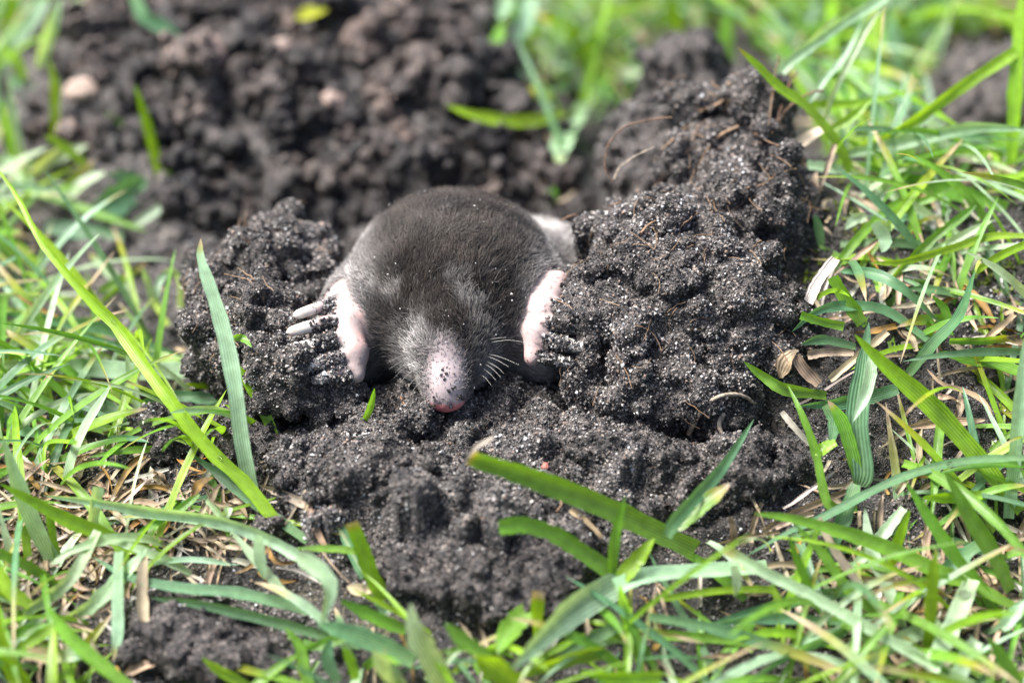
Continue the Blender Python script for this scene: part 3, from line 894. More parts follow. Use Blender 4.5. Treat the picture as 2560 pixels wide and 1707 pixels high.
def taper(t, tip):
    s = np.ones_like(t)
    if tip in ('s', 'x'):
        s = s * np.clip(t / 0.38, 0.0, 1) ** 0.62
    if tip in ('e', 'x'):
        s = s * np.clip((1 - t) / 0.38, 0.0, 1) ** 0.62
    if tip in ('s', 'b'):
        s = s * (0.72 + 0.28 * np.clip((1 - t) / 0.25, 0, 1))
    if tip in ('e', 'b'):
        s = s * (0.72 + 0.28 * np.clip(t / 0.25, 0, 1))
    if tip == 'k':                              # both ends cut square
        s = s * (0.9 + 0.1 * np.sin(t * 3.1))
    return np.maximum(s, 0.03)

def blade_geo(pts, width, typ, tip='s', normal=None, fold=0.28, seed=0, twist=0.0, drytip=0.0):
    """ribbon folded along its midrib; returns verts, faces, colours, across"""
    r_ = np.random.default_rng(seed)
    n = len(pts)
    t = np.linspace(0, 1, n)
    tg = np.gradient(pts, axis=0); tg /= np.linalg.norm(tg, axis=1, keepdims=True) + 1e-9
    nn = -FWD if normal is None else np.array(normal, float)
    nr = nn[None] - (tg @ nn)[:, None] * tg; nr /= np.linalg.norm(nr, axis=1, keepdims=True) + 1e-9
    sd = np.cross(tg, nr)
    ang = r_.uniform(-0.45, 0.45) + twist * (t - 0.5) + 0.25 * np.sin(t * r_.uniform(2, 6) + r_.uniform(0, 6))
    s2 = sd * np.cos(ang)[:, None] + nr * np.sin(ang)[:, None]
    n2 = np.cross(s2, tg)
    w = width * 0.5 * taper(t, tip) * (1 + 0.07 * r_.normal(size=n))
    cs = np.array((-1, -0.5, 0, 0.5, 1.0))
    fz = fold * np.array((1.0, 0.45, 0, 0.45, 1.0))
    V = pts[:, None] + s2[:, None] * (w[:, None] * cs[None])[..., None] + n2[:, None] * (w[:, None] * fz[None])[..., None]
    ii = np.arange(n * 5).reshape(n, 5)
    F = np.stack([ii[:-1, :-1], ii[:-1, 1:], ii[1:, 1:], ii[1:, :-1]], -1).reshape(-1, 4)
    c0 = np.array(TYPES[typ][0])
    c0 = c0 * r_.uniform(0.85, 1.2) * np.array((r_.uniform(0.9, 1.15), 1, r_.uniform(0.9, 1.1)))
    C = np.tile(c0, (n, 5, 1))
    tt = t if tip in ('s', 'x', 'k') else 1 - t          # 0 at the tip
    if typ not in STRAWY:
        C = C * (1 - 0.25 * tt)[:, None, None] + np.array((0.20, 0.26, 0.07)) * (0.25 * tt ** 2)[:, None, None]
        C[:, 2] = C[:, 2] * 0.8 + np.array((0.18, 0.30, 0.10)) * 0.2
        if drytip:
            k = smooth(drytip, drytip * 0.45, tt + 0.03 * r_.normal(size=n))[:, None, None]
            k2 = smooth(drytip * 1.9, drytip, tt)[:, None, None] * (1 - k)
            C = C * (1 - k - 0.7 * k2) + k * np.array((0.42, 0.31, 0.20)) + 0.7 * k2 * np.array((0.30, 0.26, 0.02))
    else:
        C = C * (0.8 + 0.4 * vnoise(np.stack([t * 6, t * 0 + seed % 30, t * 0], -1)))[:, None, None]
    A_ = np.tile(cs, (n, 1)).astype(np.float32)
    return V.reshape(-1, 3), F, C.reshape(-1, 3), A_.ravel()

def blade_mesh(name, parts, base):
    V = []; F = []; C = []; A_ = []; k = 0
    for v, f, c, a in parts:
        V.append(v); F.append(f + k); C.append(c); A_.append(a); k += len(v)
    me = np_mesh(name, np.concatenate(V) - base, np.concatenate(F))
    set_col(me, np.concatenate(C))
    at = me.attributes.new('across', 'FLOAT', 'POINT')
    at.data.foreach_set('value', np.concatenate(A_).astype(np.float32))
    return me

# crop, points, width in crop pixels, type, lift at start, lift at end, which end is the tip, label (or None), dry tip
H = []
def b(crop, pts, w, typ, l0, l1, tip='s', label=None, dry=0.0, arch=0.0):
    H.append((crop, [(pts[k], pts[k + 1]) for k in range(0, len(pts), 2)], w, typ, l0, l1, tip, label, dry, arch))

# --- upper left
b('TL', (320,385, 362,560, 362,720, 360,890), 55, 'y', 2.2, 0.1, 's', 'bent yellow-green blade standing at the far left foot of the spoil bank')
b('TL', (880,545, 940,720, 1000,960, 1065,1220), 58, 'y', 3.2, 0.1, 's', 'tall yellow-green spike standing clear against the spoil bank')
b('TL', (700,740, 800,820, 890,925), 46, 'g', 0.7, 0.2, 'k', 'short broken green leaf piece lying low on the spoil bank')
b('TL', (290,885, 420,970, 600,1120), 58, 'y', 1.8, 0.3, 's')
b('TL', (55,480, 80,700, 130,1000, 185,1240), 50, 'p', 3.0, 0.2, 's')
b('TL', (285,0, 200,150, 60,320, 0,480), 72, 'p', 1.2, 0.3, 'k')
b('TL', (405,-20, 330,200, 260,440), 72, 'p', 2.2, 0.3, 's')
b('TL', (540,-10, 460,60, 405,160), 60, 'p', 1.0, 0.3, 'e')
b('TL', (875,-40, 940,110, 1080,190, 1265,345), 78, 't', 1.6, 0.5, 'e', 'broad dark leaf hanging down over the top of the spoil bank', 0.0)
b('TL', (1920,120, 2030,85, 2150,68), 85, 'l', 0.9, 0.7, 'x', 'small yellow fallen leaf high on the spoil bank')
b('TL', (200,1150, 350,1030, 575,950), 85, 'p', 0.5, 0.7, 'e')
b('TL', (380,1260, 480,1170, 622,1035), 38, 'y', 0.5, 1.3, 'e', 'green blade with burnt orange tip left of the spoil bank', 0.25)
b('TL', (420,1290, 560,1190, 690,1125), 62, 'p', 0.6, 1.1, 'e')
b('TL', (690,1145, 850,1155, 1060,1265), 55, 't', 0.9, 0.2, 's')
b('TL', (1080,1135, 1140,1110, 1180,1170, 1245,1290), 38, 'y', 0.9, 0.1, 's', 'little hooked yellow-green shoot beside the tall spike')
b('TL', (190,1230, 400,1310, 650,1400, 960,1510), 52, 'g', 0.6, 0.5, 'e')
b('TL', (870,1475, 1000,1390, 1155,1305), 52, 'p', 0.3, 0.6, 'e')
b('TL', (540,1420, 720,1330, 900,1220, 950,1230), 150, 't', 0.4, 0.6, 'x', 'broad rounded teal leaf sprawling left of the knobbly clod')
b('TL', (0,640, 60,900, 110,1150), 60, 'y', 2.0, 0.2, 's')
b('TL', (100,-20, 60,120, 0,230), 80, 'y', 1.4, 0.4, 'k')
b('TL', (0,300, 90,380, 150,530), 70, 'y', 1.4, 0.4, 's')
b('TL', (0,1010, 120,1120, 220,1250), 80, 'p', 0.8, 0.3, 's')
b('TL', (300,1480, 560,1520, 800,1568), 90, 't', 0.3, 0.3, 'k')
# --- middle left
b('V', (-20,370, 40,450, 100,560, 210,690, 265,742, 330,835, 400,930, 480,1030, 560,1105, 620,1180, 658,1222), 27, 'y', 5.6, 0.1, 's', 'very long diagonal green blade crossing the whole left turf', 0.0)
b('ML', (1312,95, 1316,230, 1400,480, 1480,760, 1540,1080, 1580,1400, 1640,1700, 1690,1780), 88, 'p', 5.2, 0.1, 's', 'upright pale mint blade with withered grey tip before the knobbly clod', 0.07)
b('ML', (1500,868, 1620,1030, 1730,1240, 1815,1445), 62, 'y', 2.2, 0.1, 's', 'bright yellow-green blade leaning left from the soil bank below the paw')
b('ML', (1468,1178, 1620,1238, 1740,1340, 1812,1445), 48, 'y', 0.9, 0.1, 's')
b('ML', (20,955, 400,930, 800,962, 1150,965, 1400,960), 105, 'p', 0.9, 0.4, 's', 'widest pale mint blade lying level across the left turf')
b('ML', (1215,1040, 1330,1050, 1470,1075), 48, 'y', 0.9, 0.3, 's')
b('ML', (-20,575, 300,620, 700,690, 900,770, 1210,895), 64, 't', 1.4, 0.3, 's')
b('ML', (-20,930, 200,890, 400,860, 835,785), 48, 'p', 0.9, 1.0, 'e')
b('ML', (-20,455, 250,468, 600,522), 38, 'p', 1.8, 1.2, 's')
b('ML', (-20,990, 200,1120, 500,1270, 790,1375), 72, 'g', 0.9, 0.2, 's')
b('ML', (722,1055, 640,1190, 560,1330, 470,1540, 430,1740), 66, 'p', 1.9, 0.3, 's', 'pale blade with white midrib slanting down in the lower left turf')
b('ML', (905,1160, 1100,1122, 1350,1140, 1510,1185), 62, 't', 0.6, 0.3, 's')
b('ML', (1000,1320, 1200,1270, 1430,1185), 66, 't', 0.3, 0.3, 's')
b('ML', (1185,560, 1175,360, 1110,310, 1040,380, 1025,520, 1095,660), 40, 'p', 0.2, 0.2, 'k', 'pale blade bent into a hoop beside the knobbly clod', 0, 1.5)
b('ML', (1510,745, 1580,742, 1645,805), 38, 'g', 2.6, 2.4, 'e', 'small curled green leaf poking from the knobbly clod')
b('ML', (480,688, 600,740, 725,795), 44, 'y', 0.7, 0.5, 's')
b('ML', (825,305, 785,405, 665,505), 28, 'y', 1.6, 0.9, 's', None, 0.15)
b('ML', (85,450, 230,540, 375,605), 24, 'o', 1.9, 1.4, 's', 'thin dry orange-brown blade tip above the left turf')
b('ML', (1215,1445, 1400,1430, 1600,1405, 1795,1412), 52, 'p', 0.3, 0.3, 's', 'half-dried blade lying level under the upright pale blade', 0.3)
b('ML', (145,1425, 330,1405, 520,1400), 30, 's', 0.4, 0.4, 's')
b('ML', (500,1430, 400,1418, 310,1432, 290,1520, 310,1640, 350,1760), 26, 'y', 1.2, 0.1, 'k', 'yellow-green stalk kinked at a right angle in the lower left turf')
b('ML', (0,0, 30,150, 100,300), 60, 'g', 1.3, 0.5, 'k')
b('ML', (40,90, 150,190, 280,330), 70, 'y', 1.0, 0.3, 's')
b('ML', (580,190, 700,300, 900,520), 60, 'p', 1.0, 0.2, 's', None, 0.12)
b('ML', (0,360, 150,560, 300,850), 55, 'p', 1.0, 0.2, 's')
b('ML', (300,690, 480,780, 700,900), 60, 'p', 0.6, 0.3, 's')
b('ML', (0,700, 200,640, 420,640), 70, 'p', 0.6, 0.6, 's')
b('ML', (820,850, 860,1010, 900,1220), 50, 'p', 1.3, 0.2, 's')
b('ML', (350,700, 350,770, 355,840), 34, 'y', 1.0, 0.3, 's')
b('ML', (930,280, 980,400, 1010,560), 50, 'p', 1.6, 0.3, 's')
b('ML', (650,440, 800,360, 960,250), 50, 'g', 0.6, 0.9, 'e', None, 0.2)
b('ML', (420,1060, 600,1150, 900,1300), 80, 't', 0.4, 0.2, 's')
b('ML', (0,1230, 140,1350, 330,1372), 60, 't', 0.6, 0.3, 's')
b('ML', (760,800, 950,870, 1210,905), 90, 'y', 0.3, 0.3, 'k')
b('ML', (430,1050, 440,1200, 460,1400), 45, 'p', 1.0, 0.2, 's')
# --- lower left
b('BL', (18,-40, 120,270, 280,640, 395,815), 88, 'p', 3.0, 0.1, 's', 'wide pale teal blade rising from the straw at the lower left')
b('BL', (0,265, 200,370, 450,505, 650,585, 900,690, 1090,745), 78, 'y', 2.4, 0.15, 's', 'thick green stalk slanting down to a straw-wrapped base')
b('BL', (-10,400, 60,680, 118,935), 48, 'p', 1.8, 0.2, 's')
b('BL', (640,575, 540,760, 430,920, 200,1085, 130,1200), 72, 'p', 1.4, 0.7, 'e')
b('BL', (305,380, 340,560, 385,800), 44, 'g', 1.8, 0.1, 's')
b('BL', (645,285, 612,450, 600,560), 66, 'p', 1.5, 0.6, 'k')
b('BL', (300,345, 600,382, 950,440, 1400,500, 1750,625, 1960,745), 78, 'p', 1.3, 0.9, 's', 'long pale mint blade sweeping level above the straw litter')
b('BL', (600,740, 850,880, 1200,950, 1500,972, 1800,1035, 2010,1105), 62, 't', 1.2, 0.4, 's', 'upper of two parallel teal blades above the low soil lump')
b('BL', (980,1010, 1300,1050, 1700,1140, 2120,1255, 2350,1320), 64, 't', 1.0, 0.4, 's', 'lower of two parallel teal blades above the low soil lump')
b('BL', (410,1175, 600,1060, 800,870, 960,690), 84, 'p', 0.4, 1.3, 'e')
b('BL', (735,1425, 770,1250, 775,1000, 780,710), 72, 'p', 0.5, 1.3, 's', 'pale drooping blade over the low soil lump', 0.12)
b('BL', (990,1400, 940,1180, 925,950, 950,740), 64, 's', 0.5, 1.2, 's', 'long drooping straw strip hanging over the low soil lump')
b('BL', (1215,50, 1420,190, 1640,370, 2010,640), 62, 't', 0.8, 0.2, 's')
b('BL', (1925,688, 2100,690, 2260,700, 2400,735), 42, 'g', 1.2, 0.8, 's', 'bright level green shoot pointing at the sandy apron')
b('BL', (840,630, 1000,530, 1160,440, 1300,330), 42, 'g', 0.5, 0.9, 's')
b('BL', (1250,350, 1300,280, 1395,225), 52, 'o', 1.0, 1.2, 'x', 'folded ochre leaf end above the straw litter')
b('BL', (-30,1000, 30,1300, 100,1480, 190,1640), 120, 'y', 3.2, 0.6, 's', 'broad bright blurred blade at the lower left corner')
b('BL', (300,1050, 450,1260, 620,1420, 850,1600), 84, 'g', 1.8, 0.8, 's')
b('BL', (70,1385, 220,1285, 360,1195), 62, 'y', 0.8, 1.3, 's')
b('BL', (1320,1400, 1450,1490, 1620,1590), 56, 'y', 1.3, 0.5, 's')
b('BL', (1455,1370, 1560,1460, 1800,1530, 2020,1590), 42, 'g', 0.9, 0.4, 's', None, 0.35)
b('BL', (1950,735, 2080,830, 2155,950, 2100,1185), 95, 'p', 2.2, 1.9, 'e', 'broad blurred pale blade curling down over the apron edge')
b('BL', (1690,600, 1700,760, 1725,890), 62, 'p', 1.2, 0.6, 'e')
b('BL', (1495,555, 1700,800, 1885,1015), 54, 'p', 0.9, 0.3, 's')
b('BL', (1350,370, 1460,480, 1490,420, 1440,560), 44, 'p', 1.0, 0.6, 'e')
b('BL', (810,1505, 900,1465, 1055,1430), 62, 's', 0.35, 0.35, 'x', 'pale plump husk lying on dark soil at the bottom left')
b('BL', (0,1085, 100,1070, 190,1040), 40, 'w', 0.5, 0.6, 'k')
b('BL', (590,1130, 780,1000, 840,910), 45, 's', 0.5, 0.9, 's')
b('BL', (540,1220, 600,1330, 680,1450), 48, 's', 0.5, 0.4, 'x')
b('BL', (1690,270, 1850,330, 2110,470), 48, 's', 0.5, 0.4, 's', 'long straw stalk under the foot of the diagonal blade')
b('BL', (0,800, 60,960, 200,1060), 80, 'y', 1.4, 0.9, 's')
b('BL', (0,1280, 130,1230, 330,1180), 60, 'g', 1.1, 1.3, 'e')
b('BL', (1980,1340, 2120,1310, 2260,1260), 60, 'g', 0.9, 0.9, 's')
b('BL', (1860,1200, 1960,1330, 1990,1480, 2040,1600), 60, 'g', 1.2, 0.5, 's')
b('BL', (170,1370, 350,1390, 560,1380), 80, 'p', 0.9, 0.9, 'k', None, 0.5)
# --- bottom centre
b('BC', (835,305, 920,340, 1100,400, 1400,515, 1650,625, 1900,745, 2080,830), 105, 'g', 3.2, 0.4, 'k', 'heavy green blade with chewed square tip reaching over the sandy apron', 0.05)
b('BC', (990,705, 1130,690, 1300,740, 1450,835, 1590,940, 1640,1030), 78, 'g', 2.2, 0.8, 'k', 'fuzzy curled green leaf over the crumbly heap')
b('BC', (1692,530, 1645,720, 1620,900, 1630,1020), 50, 'g', 2.6, 0.7, 's')
b('BC', (175,675, 235,820, 290,980, 355,1105), 78, 'y', 2.0, 0.3, 'k', 'bright cut stub of a blade standing on the crumbly apron', 0.06)
b('BC', (835,1005, 900,965, 995,930), 48, 'g', 0.8, 0.8, 'x', 'small torn leaf bit lying on the crumbly heap')
b('BC', (1060,1490, 1250,1300, 1400,1160, 1600,1045, 1660,1030), 130, 'p', 2.6, 0.9, 's', 'broad pale glossy blade bending towards the bottom edge')
b('BC', (985,1405, 1060,1260, 1165,1145), 95, 'g', 1.4, 1.0, 's', 'short round-tipped green leaf under the crumbly heap')
b('BC', (1212,1055, 1200,1180, 1198,1300), 62, 'y', 1.9, 0.8, 'k', 'yellow-green stalk stub cut off flat below the crumbly heap', 0.15)
b('BC', (505,1120, 540,1280, 620,1440, 700,1590), 110, 'p', 2.8, 0.8, 's', 'broad blurred pale blade rising from the bottom edge')
b('BC', (110,1105, 280,1190, 480,1275), 62, 'g', 1.3, 0.7, 's')
b('BC', (-20,1240, 250,1320, 520,1450), 92, 't', 1.5, 0.8, 's')
b('BC', (1655,1010, 1740,900, 1855,765), 74, 'y', 0.9, 1.5, 'e')
b('BC', (1640,1040, 1750,990, 1907,962, 2200,945, 2480,930), 84, 'p', 1.0, 0.7, 'k', 'pale thick blade lying level below the chewed blade')
b('BC', (1660,1020, 1700,1200, 1790,1510), 50, 'y', 1.3, 0.4, 's')
b('BC', (1680,1110, 1745,1300, 1860,1490), 44, 'g', 1.4, 0.5, 's')
b('BC', (870,1410, 960,1480, 1080,1580), 115, 'y', 2.4, 1.2, 's')
b('BC', (690,1230, 820,1350, 960,1450), 70, 'g', 2.6, 1.8, 's')
b('BC', (1080,1530, 1400,1425, 1580,1395), 80, 'y', 1.4, 1.0, 's')
b('BC', (1440,1495, 1700,1550, 1890,1530), 84, 'y', 1.8, 1.4, 's')
b('BC', (675,1490, 740,1400, 800,1375), 32, 'p', 0.9, 1.0, 's')
b('BC', (60,1320, 40,1430, 100,1560), 60, 't', 1.2, 0.5, 's')
b('BC', (130,1360, 170,1440, 200,1568), 50, 'y', 1.4, 0.6, 's')
b('BC', (300,1380, 370,1480, 450,1580), 90, 'p', 2.2, 1.0, 's')
b('BC', (1300,1430, 1480,1340, 1680,1240), 60, 't', 0.8, 0.8, 's')
b('BC', (1270,1060, 1330,1080, 1380,1100), 70, 'w', 0.9, 0.7, 'x', 'pale flat seed husk on the crumbly heap')
b('BC', (1390,605, 1470,670, 1560,765), 30, 's', 0.6, 0.4, 'k')
b('BC', (150,1030, 220,1055, 310,1050), 60, 's', 0.6, 0.5, 'x')
b('BC', (800,330, 860,265, 960,210), 22, 'w', 3.1, 3.3, 's')
b('A', (628,1348, 612,1430, 585,1510, 535,1580), 36, 'g', 1.5, 0.1, 's', 'single tiny green shoot sprouting left of the nose')
# --- bottom right
b('BR', (690,-30, 500,260, 330,450, 205,590, 160,680), 74, 't', 1.2, 2.0, 's', 'straight teal blade crossing dark soil down to a white sheath', 0.0)
b('BR', (215,620, 380,490, 545,360), 88, 'g', 1.3, 1.9, 'e', 'short green blade with frayed straw tip beside the chewed blade', 0.22)
b('BR', (690,540, 900,570, 1200,645, 1500,750, 1800,890, 2010,975, 2270,1110), 76, 'g', 2.2, 0.5, 's', 'long green blade arching left over the bottom right turf')
b('BR', (1600,330, 1750,560, 1900,780, 2050,960, 2160,1150), 72, 'g', 2.4, 0.3, 's')
b('BR', (2350,205, 2000,220, 1700,285, 1450,385, 1100,570, 900,655, 640,800), 46, 't', 1.6, 0.5, 'e', 'longest thin teal blade arcing across the bottom right turf')
b('BR', (1845,280, 2000,560, 2150,800, 2240,1010), 84, 'g', 2.6, 0.4, 's')
b('MR', (1315,675, 1500,860, 1800,1130, 2080,1445, 2330,1760), 96, 'y', 3.0, 0.4, 's', 'thick yellow-tipped blade slanting down through the turf under the huge clod')
b('MR', (2370,640, 2335,1000, 2290,1470, 2255,1800), 74, 'p', 3.4, 0.3, 's', 'pale upright striped blade along the right edge')
b('BR', (1635,515, 1560,720, 1505,940), 54, 'y', 1.9, 0.2, 's')
b('BR', (1800,750, 1770,1000, 1740,1410), 66, 'y', 3.0, 0.3, 's', 'upright bright green blade in the bottom right turf')
b('BR', (940,610, 1100,780, 1260,1000, 1510,1220), 52, 'g', 1.9, 0.2, 's')
b('BR', (900,670, 960,840, 1060,1070, 1155,1230), 48, 'g', 2.4, 0.3, 's')
b('BR', (1310,365, 1240,550, 1170,720, 1080,830), 76, 't', 0.9, 0.3, 'e')
b('BR', (510,745, 750,890, 1000,1015, 1300,1185, 1600,1355, 2020,1590), 60, 'p', 1.5, 1.0, 'k', 'long straight pale blade running to the bottom edge at right', 0.05)
b('BR', (50,1165, 400,1225, 700,1310, 920,1380, 1130,1460, 1370,1555), 58, 't', 1.2, 0.9, 'e', 'teal blade ending in a long dried tip near the bottom edge', 0.34)
b('BR', (420,1215, 700,1180, 1000,1180, 1330,1225), 54, 't', 0.8, 0.5, 'x')
b('BR', (430,1205, 800,1100, 1100,1035, 1310,1000), 60, 't', 0.5, 0.5, 's', 'teal blade carrying water drops in the bottom right turf')
b('BR', (575,855, 585,960, 570,1045), 52, 'p', 1.5, 1.0, 'e')
b('BR', (140,1055, 450,1012, 760,1000, 820,1030, 850,1130, 862,1335), 36, 'y', 1.3, 0.5, 'k', 'thin yellow-green stalk kinked downward in the bottom turf')
b('BR', (630,1590, 850,1420, 1150,1290, 1260,1240), 62, 't', 1.2, 0.5, 's')
b('BR', (1180,1590, 1500,1350, 1810,1185), 84, 'p', 1.3, 0.6, 's')
b('BR', (1755,1490, 1900,1200, 2010,940), 92, 'p', 1.2, 1.0, 'k', 'wide ribbed pale blade with a water drop at the lower right')
b('BR', (1360,500, 1400,760, 1500,1000, 1590,1230), 72, 'p', 0.8, 0.5, 's')
b('BR', (1255,895, 1400,750, 1600,510), 64, 'p', 0.5, 0.9, 's')
b('BR', (1825,910, 1950,805, 2065,735), 82, 't', 0.5, 0.6, 'k')
b('BR', (1085,570, 1180,760, 1290,930, 1400,1055), 46, 's', 1.4, 0.9, 'k', 'pale straw strip slanting across the bottom right blades')
b('BR', (740,650, 900,550, 1245,405), 36, 's', 0.4, 0.4, 'k', 'split straw stem lying on dark soil under the huge clod')
b('BR', (450,725, 650,680, 845,650), 20, 's', 0.3, 0.3, 'k')
b('BR', (1300,915, 1500,960, 1740,1015), 52, 's', 0.6, 0.6, 's')
b('BR', (552,560, 566,650, 560,745), 32, 's', 1.0, 0.2, 'k')
b('BR', (2110,1295, 2200,1440, 2300,1590), 84, 'g', 2.0, 0.9, 's')
b('BR', (1910,1590, 1980,1400, 2040,1310), 84, 'p', 0.9, 1.0, 'k')
b('BR', (1710,445, 1900,440, 2070,430), 62, 'y', 1.4, 1.2, 's')
b('BR', (2340,1060, 2240,1180, 2185,1230), 74, 'p', 1.0, 0.7, 's')
b('MR', (905,985, 1000,1180, 1080,1400, 1130,1650, 1180,1730, 1330,1745), 50, 'g', 1.6, 0.4, 's', 'green stem hooked sharply at its foot under the huge clod')
b('BR', (1055,185, 1110,150, 1190,115), 66, 'y', 1.0, 1.2, 's')
b('MR', (1150,1080, 1230,1200, 1280,1340, 1340,1590), 76, 'g', 1.2, 0.3, 's', None, 0.1)
b('MR', (1400,600, 1365,900, 1330,1200, 1360,1500, 1340,1600), 112, 't', 1.8, 0.3, 's', 'broad dark teal blade standing upright right of the huge clod')
b('MR', (1305,1210, 1390,1000, 1425,810), 62, 'p', 1.5, 1.9, 's')
b('MR', (2055,280, 1960,560, 1800,730, 1645,915), 64, 't', 2.4, 0.4, 's', 'pointed teal blade leaning right in the turf beyond the huge clod')
b('MR', (1220,290, 1400,298, 1600,390, 1840,610), 58, 't', 0.5, 0.7, 'x', None, 0.0, 0.8)
b('MR', (985,555, 1100,590, 1250,625), 50, 'g', 1.6, 1.6, 'k')
b('MR', (930,660, 1070,540, 1250,500, 1500,530, 1760,710), 52, 't', 1.0, 0.5, 's')
b('MR', (985,735, 1120,708, 1320,755), 48, 't', 0.9, 0.4, 's')
b('MR', (635,840, 760,930, 890,1010, 1140,1050), 62, 'g', 2.4, 0.6, 's', 'green blade whose tip pokes left over the huge clod foot')
b('MR', (975,1115, 1300,1080, 1580,1010), 72, 't', 0.5, 0.6, 's')
b('MR', (1405,238, 1600,232, 1900,150, 2150,78, 2370,75), 42, 'y', 0.8, 1.0, 's', 'thin yellow-green blade curving level to the right edge')
b('TR', (480,310, 600,420, 760,580, 930,700, 1100,900, 1200,1080, 1212,1155), 62, 'y', 2.8, 0.5, 's', 'green blade with blurred dry tip crossing the top of the huge clod', 0.06)
b('TR', (1215,1125, 1450,1220, 1650,1370, 1980,1600, 2200,1740, 2400,1900), 90, 'p', 0.6, 1.8, 'e', 'wide pale blade running from the huge clod shoulder to the right edge')
b('MR', (1185,320, 1290,500, 1360,610), 74, 'g', 1.3, 0.5, 'k')
b('TR', (1618,480, 1600,620, 1540,760, 1480,1010, 1420,1250, 1310,1560, 1200,1700), 56, 't', 3.4, 0.5, 's', 'slender teal blade with dry grey point standing behind the huge clod', 0.1)
b('MR', (1025,478, 1100,350, 1200,215), 64, 'w', 1.9, 2.3, 'k', 'curved whitish straw piece sticking out beside the huge clod')
b('MR', (1160,950, 1330,815, 1515,660), 40, 's', 1.0, 1.5, 'k', 'straight straw stick across the broad dark teal blade')
b('MR', (855,945, 895,850, 970,770), 92, 's', 1.2, 1.4, 'x', 'fat straw husk wedged at the foot of the huge clod')
b('MR', (958,800, 1010,890, 1090,985), 62, 's', 1.4, 0.9, 'k', 'short straw tube beside the fat husk')
b('MR', (1025,800, 1150,790, 1310,800), 52, 's', 0.5, 0.4, 'k')
b('MR', (1755,885, 1850,980, 2000,1030, 2100,1090, 2150,1175), 30, 's', 0.8, 0.5, 's', 'twisting dry strip on dark soil near the right edge')
b('MR', (1962,1020, 1960,1130, 1905,1205), 36, 's', 0.5, 0.3, 's')
b('MR', (868,1150, 950,1250, 1035,1355), 32, 'w', 1.0, 0.6, 'k')
b('MR', (1895,715, 2100,712, 2250,700, 2350,740), 46, 'g', 0.9, 0.6, 'e', None, 0.35)
b('MR', (1830,785, 2100,840, 2370,925), 80, 'g', 0.5, 0.6, 's')
b('MR', (1535,335, 1700,180, 1910,-10), 50, 'g', 0.3, 1.3, 'e')
b('MR', (1140,1105, 1195,1200, 1170,1355), 72, 't', 1.0, 0.6, 'e')
b('MR', (1585,1245, 1800,1222, 2000,1212, 2115,1200), 52, 's', 0.5, 0.5, 'x')
b('MR', (1440,-10, 1505,90, 1480,175), 72, 'p', 1.3, 0.8, 'e')
b('MR', (1790,435, 1870,530, 1905,710), 42, 'g', 0.9, 0.2, 's')
b('MR', (1760,590, 1775,650, 1750,720), 40, 'g', 0.7, 0.2, 's')
b('MR', (1640,395, 1780,400, 1950,440), 40, 't', 0.6, 0.5, 's')
b('MR', (2020,40, 2060,120, 2000,300), 80, 'w', 0.7, 0.3, 'x', 'pale shredded straw hanging at the right side of the turf')
b('MR', (1600,650, 1660,700, 1690,780), 34, 's', 0.5, 0.4, 's')
b('MR', (2240,690, 2310,700, 2350,800), 34, 's', 0.8, 0.4, 's')
b('MR', (2080,740, 2180,650, 2300,560), 36, 's', 0.5, 0.6, 's')
# --- upper right
b('TR', (2345,-40, 2320,300, 2295,620, 2265,1085), 78, 'y', 5.2, 0.9, 'b', 'thick upright yellow-green stem at the right edge')
b('TR', (2262,1085, 2278,1250, 2290,1380), 56, 's', 0.9, 0.1, 'k', 'brown fibrous stem base at the right edge')
b('TR', (2315,330, 2000,530, 1700,740, 1450,905, 1290,965), 72, 'y', 2.8, 0.8, 'k', 'long straight yellow-green blade leading up to the thick stem')
b('TR', (2370,850, 2100,832, 1900,855, 1500,945, 1160,1005), 74, 'p', 1.6, 0.8, 's', 'pale arching blade reaching from the huge clod to the right edge')
b('TR', (1775,755, 1600,865, 1400,955, 1190,1015), 42, 'p', 1.8, 0.8, 's')
b('TR', (1450,-15, 1200,130, 1000,270, 850,385, 735,490), 64, 'p', 3.6, 1.6, 'k', 'pale blade leaning up right from the top of the huge clod')
b('TR', (1445,20, 1330,180, 1210,400, 1100,620, 1035,815), 36, 'p', 3.4, 1.2, 's')
b('TR', (1310,100, 1200,345, 1050,520, 950,650, 790,745), 36, 'p', 2.4, 1.6, 's')
b('TR', (1140,95, 1040,190, 930,290, 840,360), 26, 'p', 3.0, 2.4, 's')
b('TR', (1535,-20, 1440,250, 1290,540), 44, 'y', 2.0, 0.4, 's')
b('TR', (1250,880, 1600,868, 2000,890, 2370,925), 36, 'd', 0.8, 1.0, 'e')
b('TR', (1040,605, 1500,590, 2000,590, 2310,622), 62, 'g', 0.8, 0.9, 's')
b('TR', (780,650, 1000,682, 1300,670, 1725,565), 42, 'y', 1.2, 1.6, 'e', None, 0.06)
b('TR', (1455,578, 1650,660, 1910,825), 36, 'y', 1.4, 0.6, 's')
b('TR', (1250,1065, 1700,1190, 2000,1285, 2370,1410), 86, 'g', 0.7, 0.8, 's', 'wide folded green blade slanting to the right edge')
b('TR', (1435,1400, 1700,1310, 1945,1215), 44, 'g', 0.4, 1.1, 'e')
b('TR', (1710,1590, 1900,1450, 2045,1335), 48, 'g', 0.4, 0.9, 'e')
b('TR', (1095,845, 1230,762, 1355,655), 48, 'y', 1.2, 1.7, 'e')
b('TR', (885,1470, 955,1300, 1000,1120), 84, 's', 1.9, 2.1, 'x', 'large split straw husk hanging on the shoulder of the huge clod')
b('TR', (1000,1255, 1070,1080, 1112,945), 32, 's', 2.0, 2.3, 'k')
b('TR', (755,1005, 900,935, 1055,855), 78, 'w', 1.7, 1.5, 'k', 'thick white stem at the shoulder of the huge clod')
b('TR', (935,1080, 1100,1100, 1255,1145), 56, 'p', 1.4, 0.9, 'k')
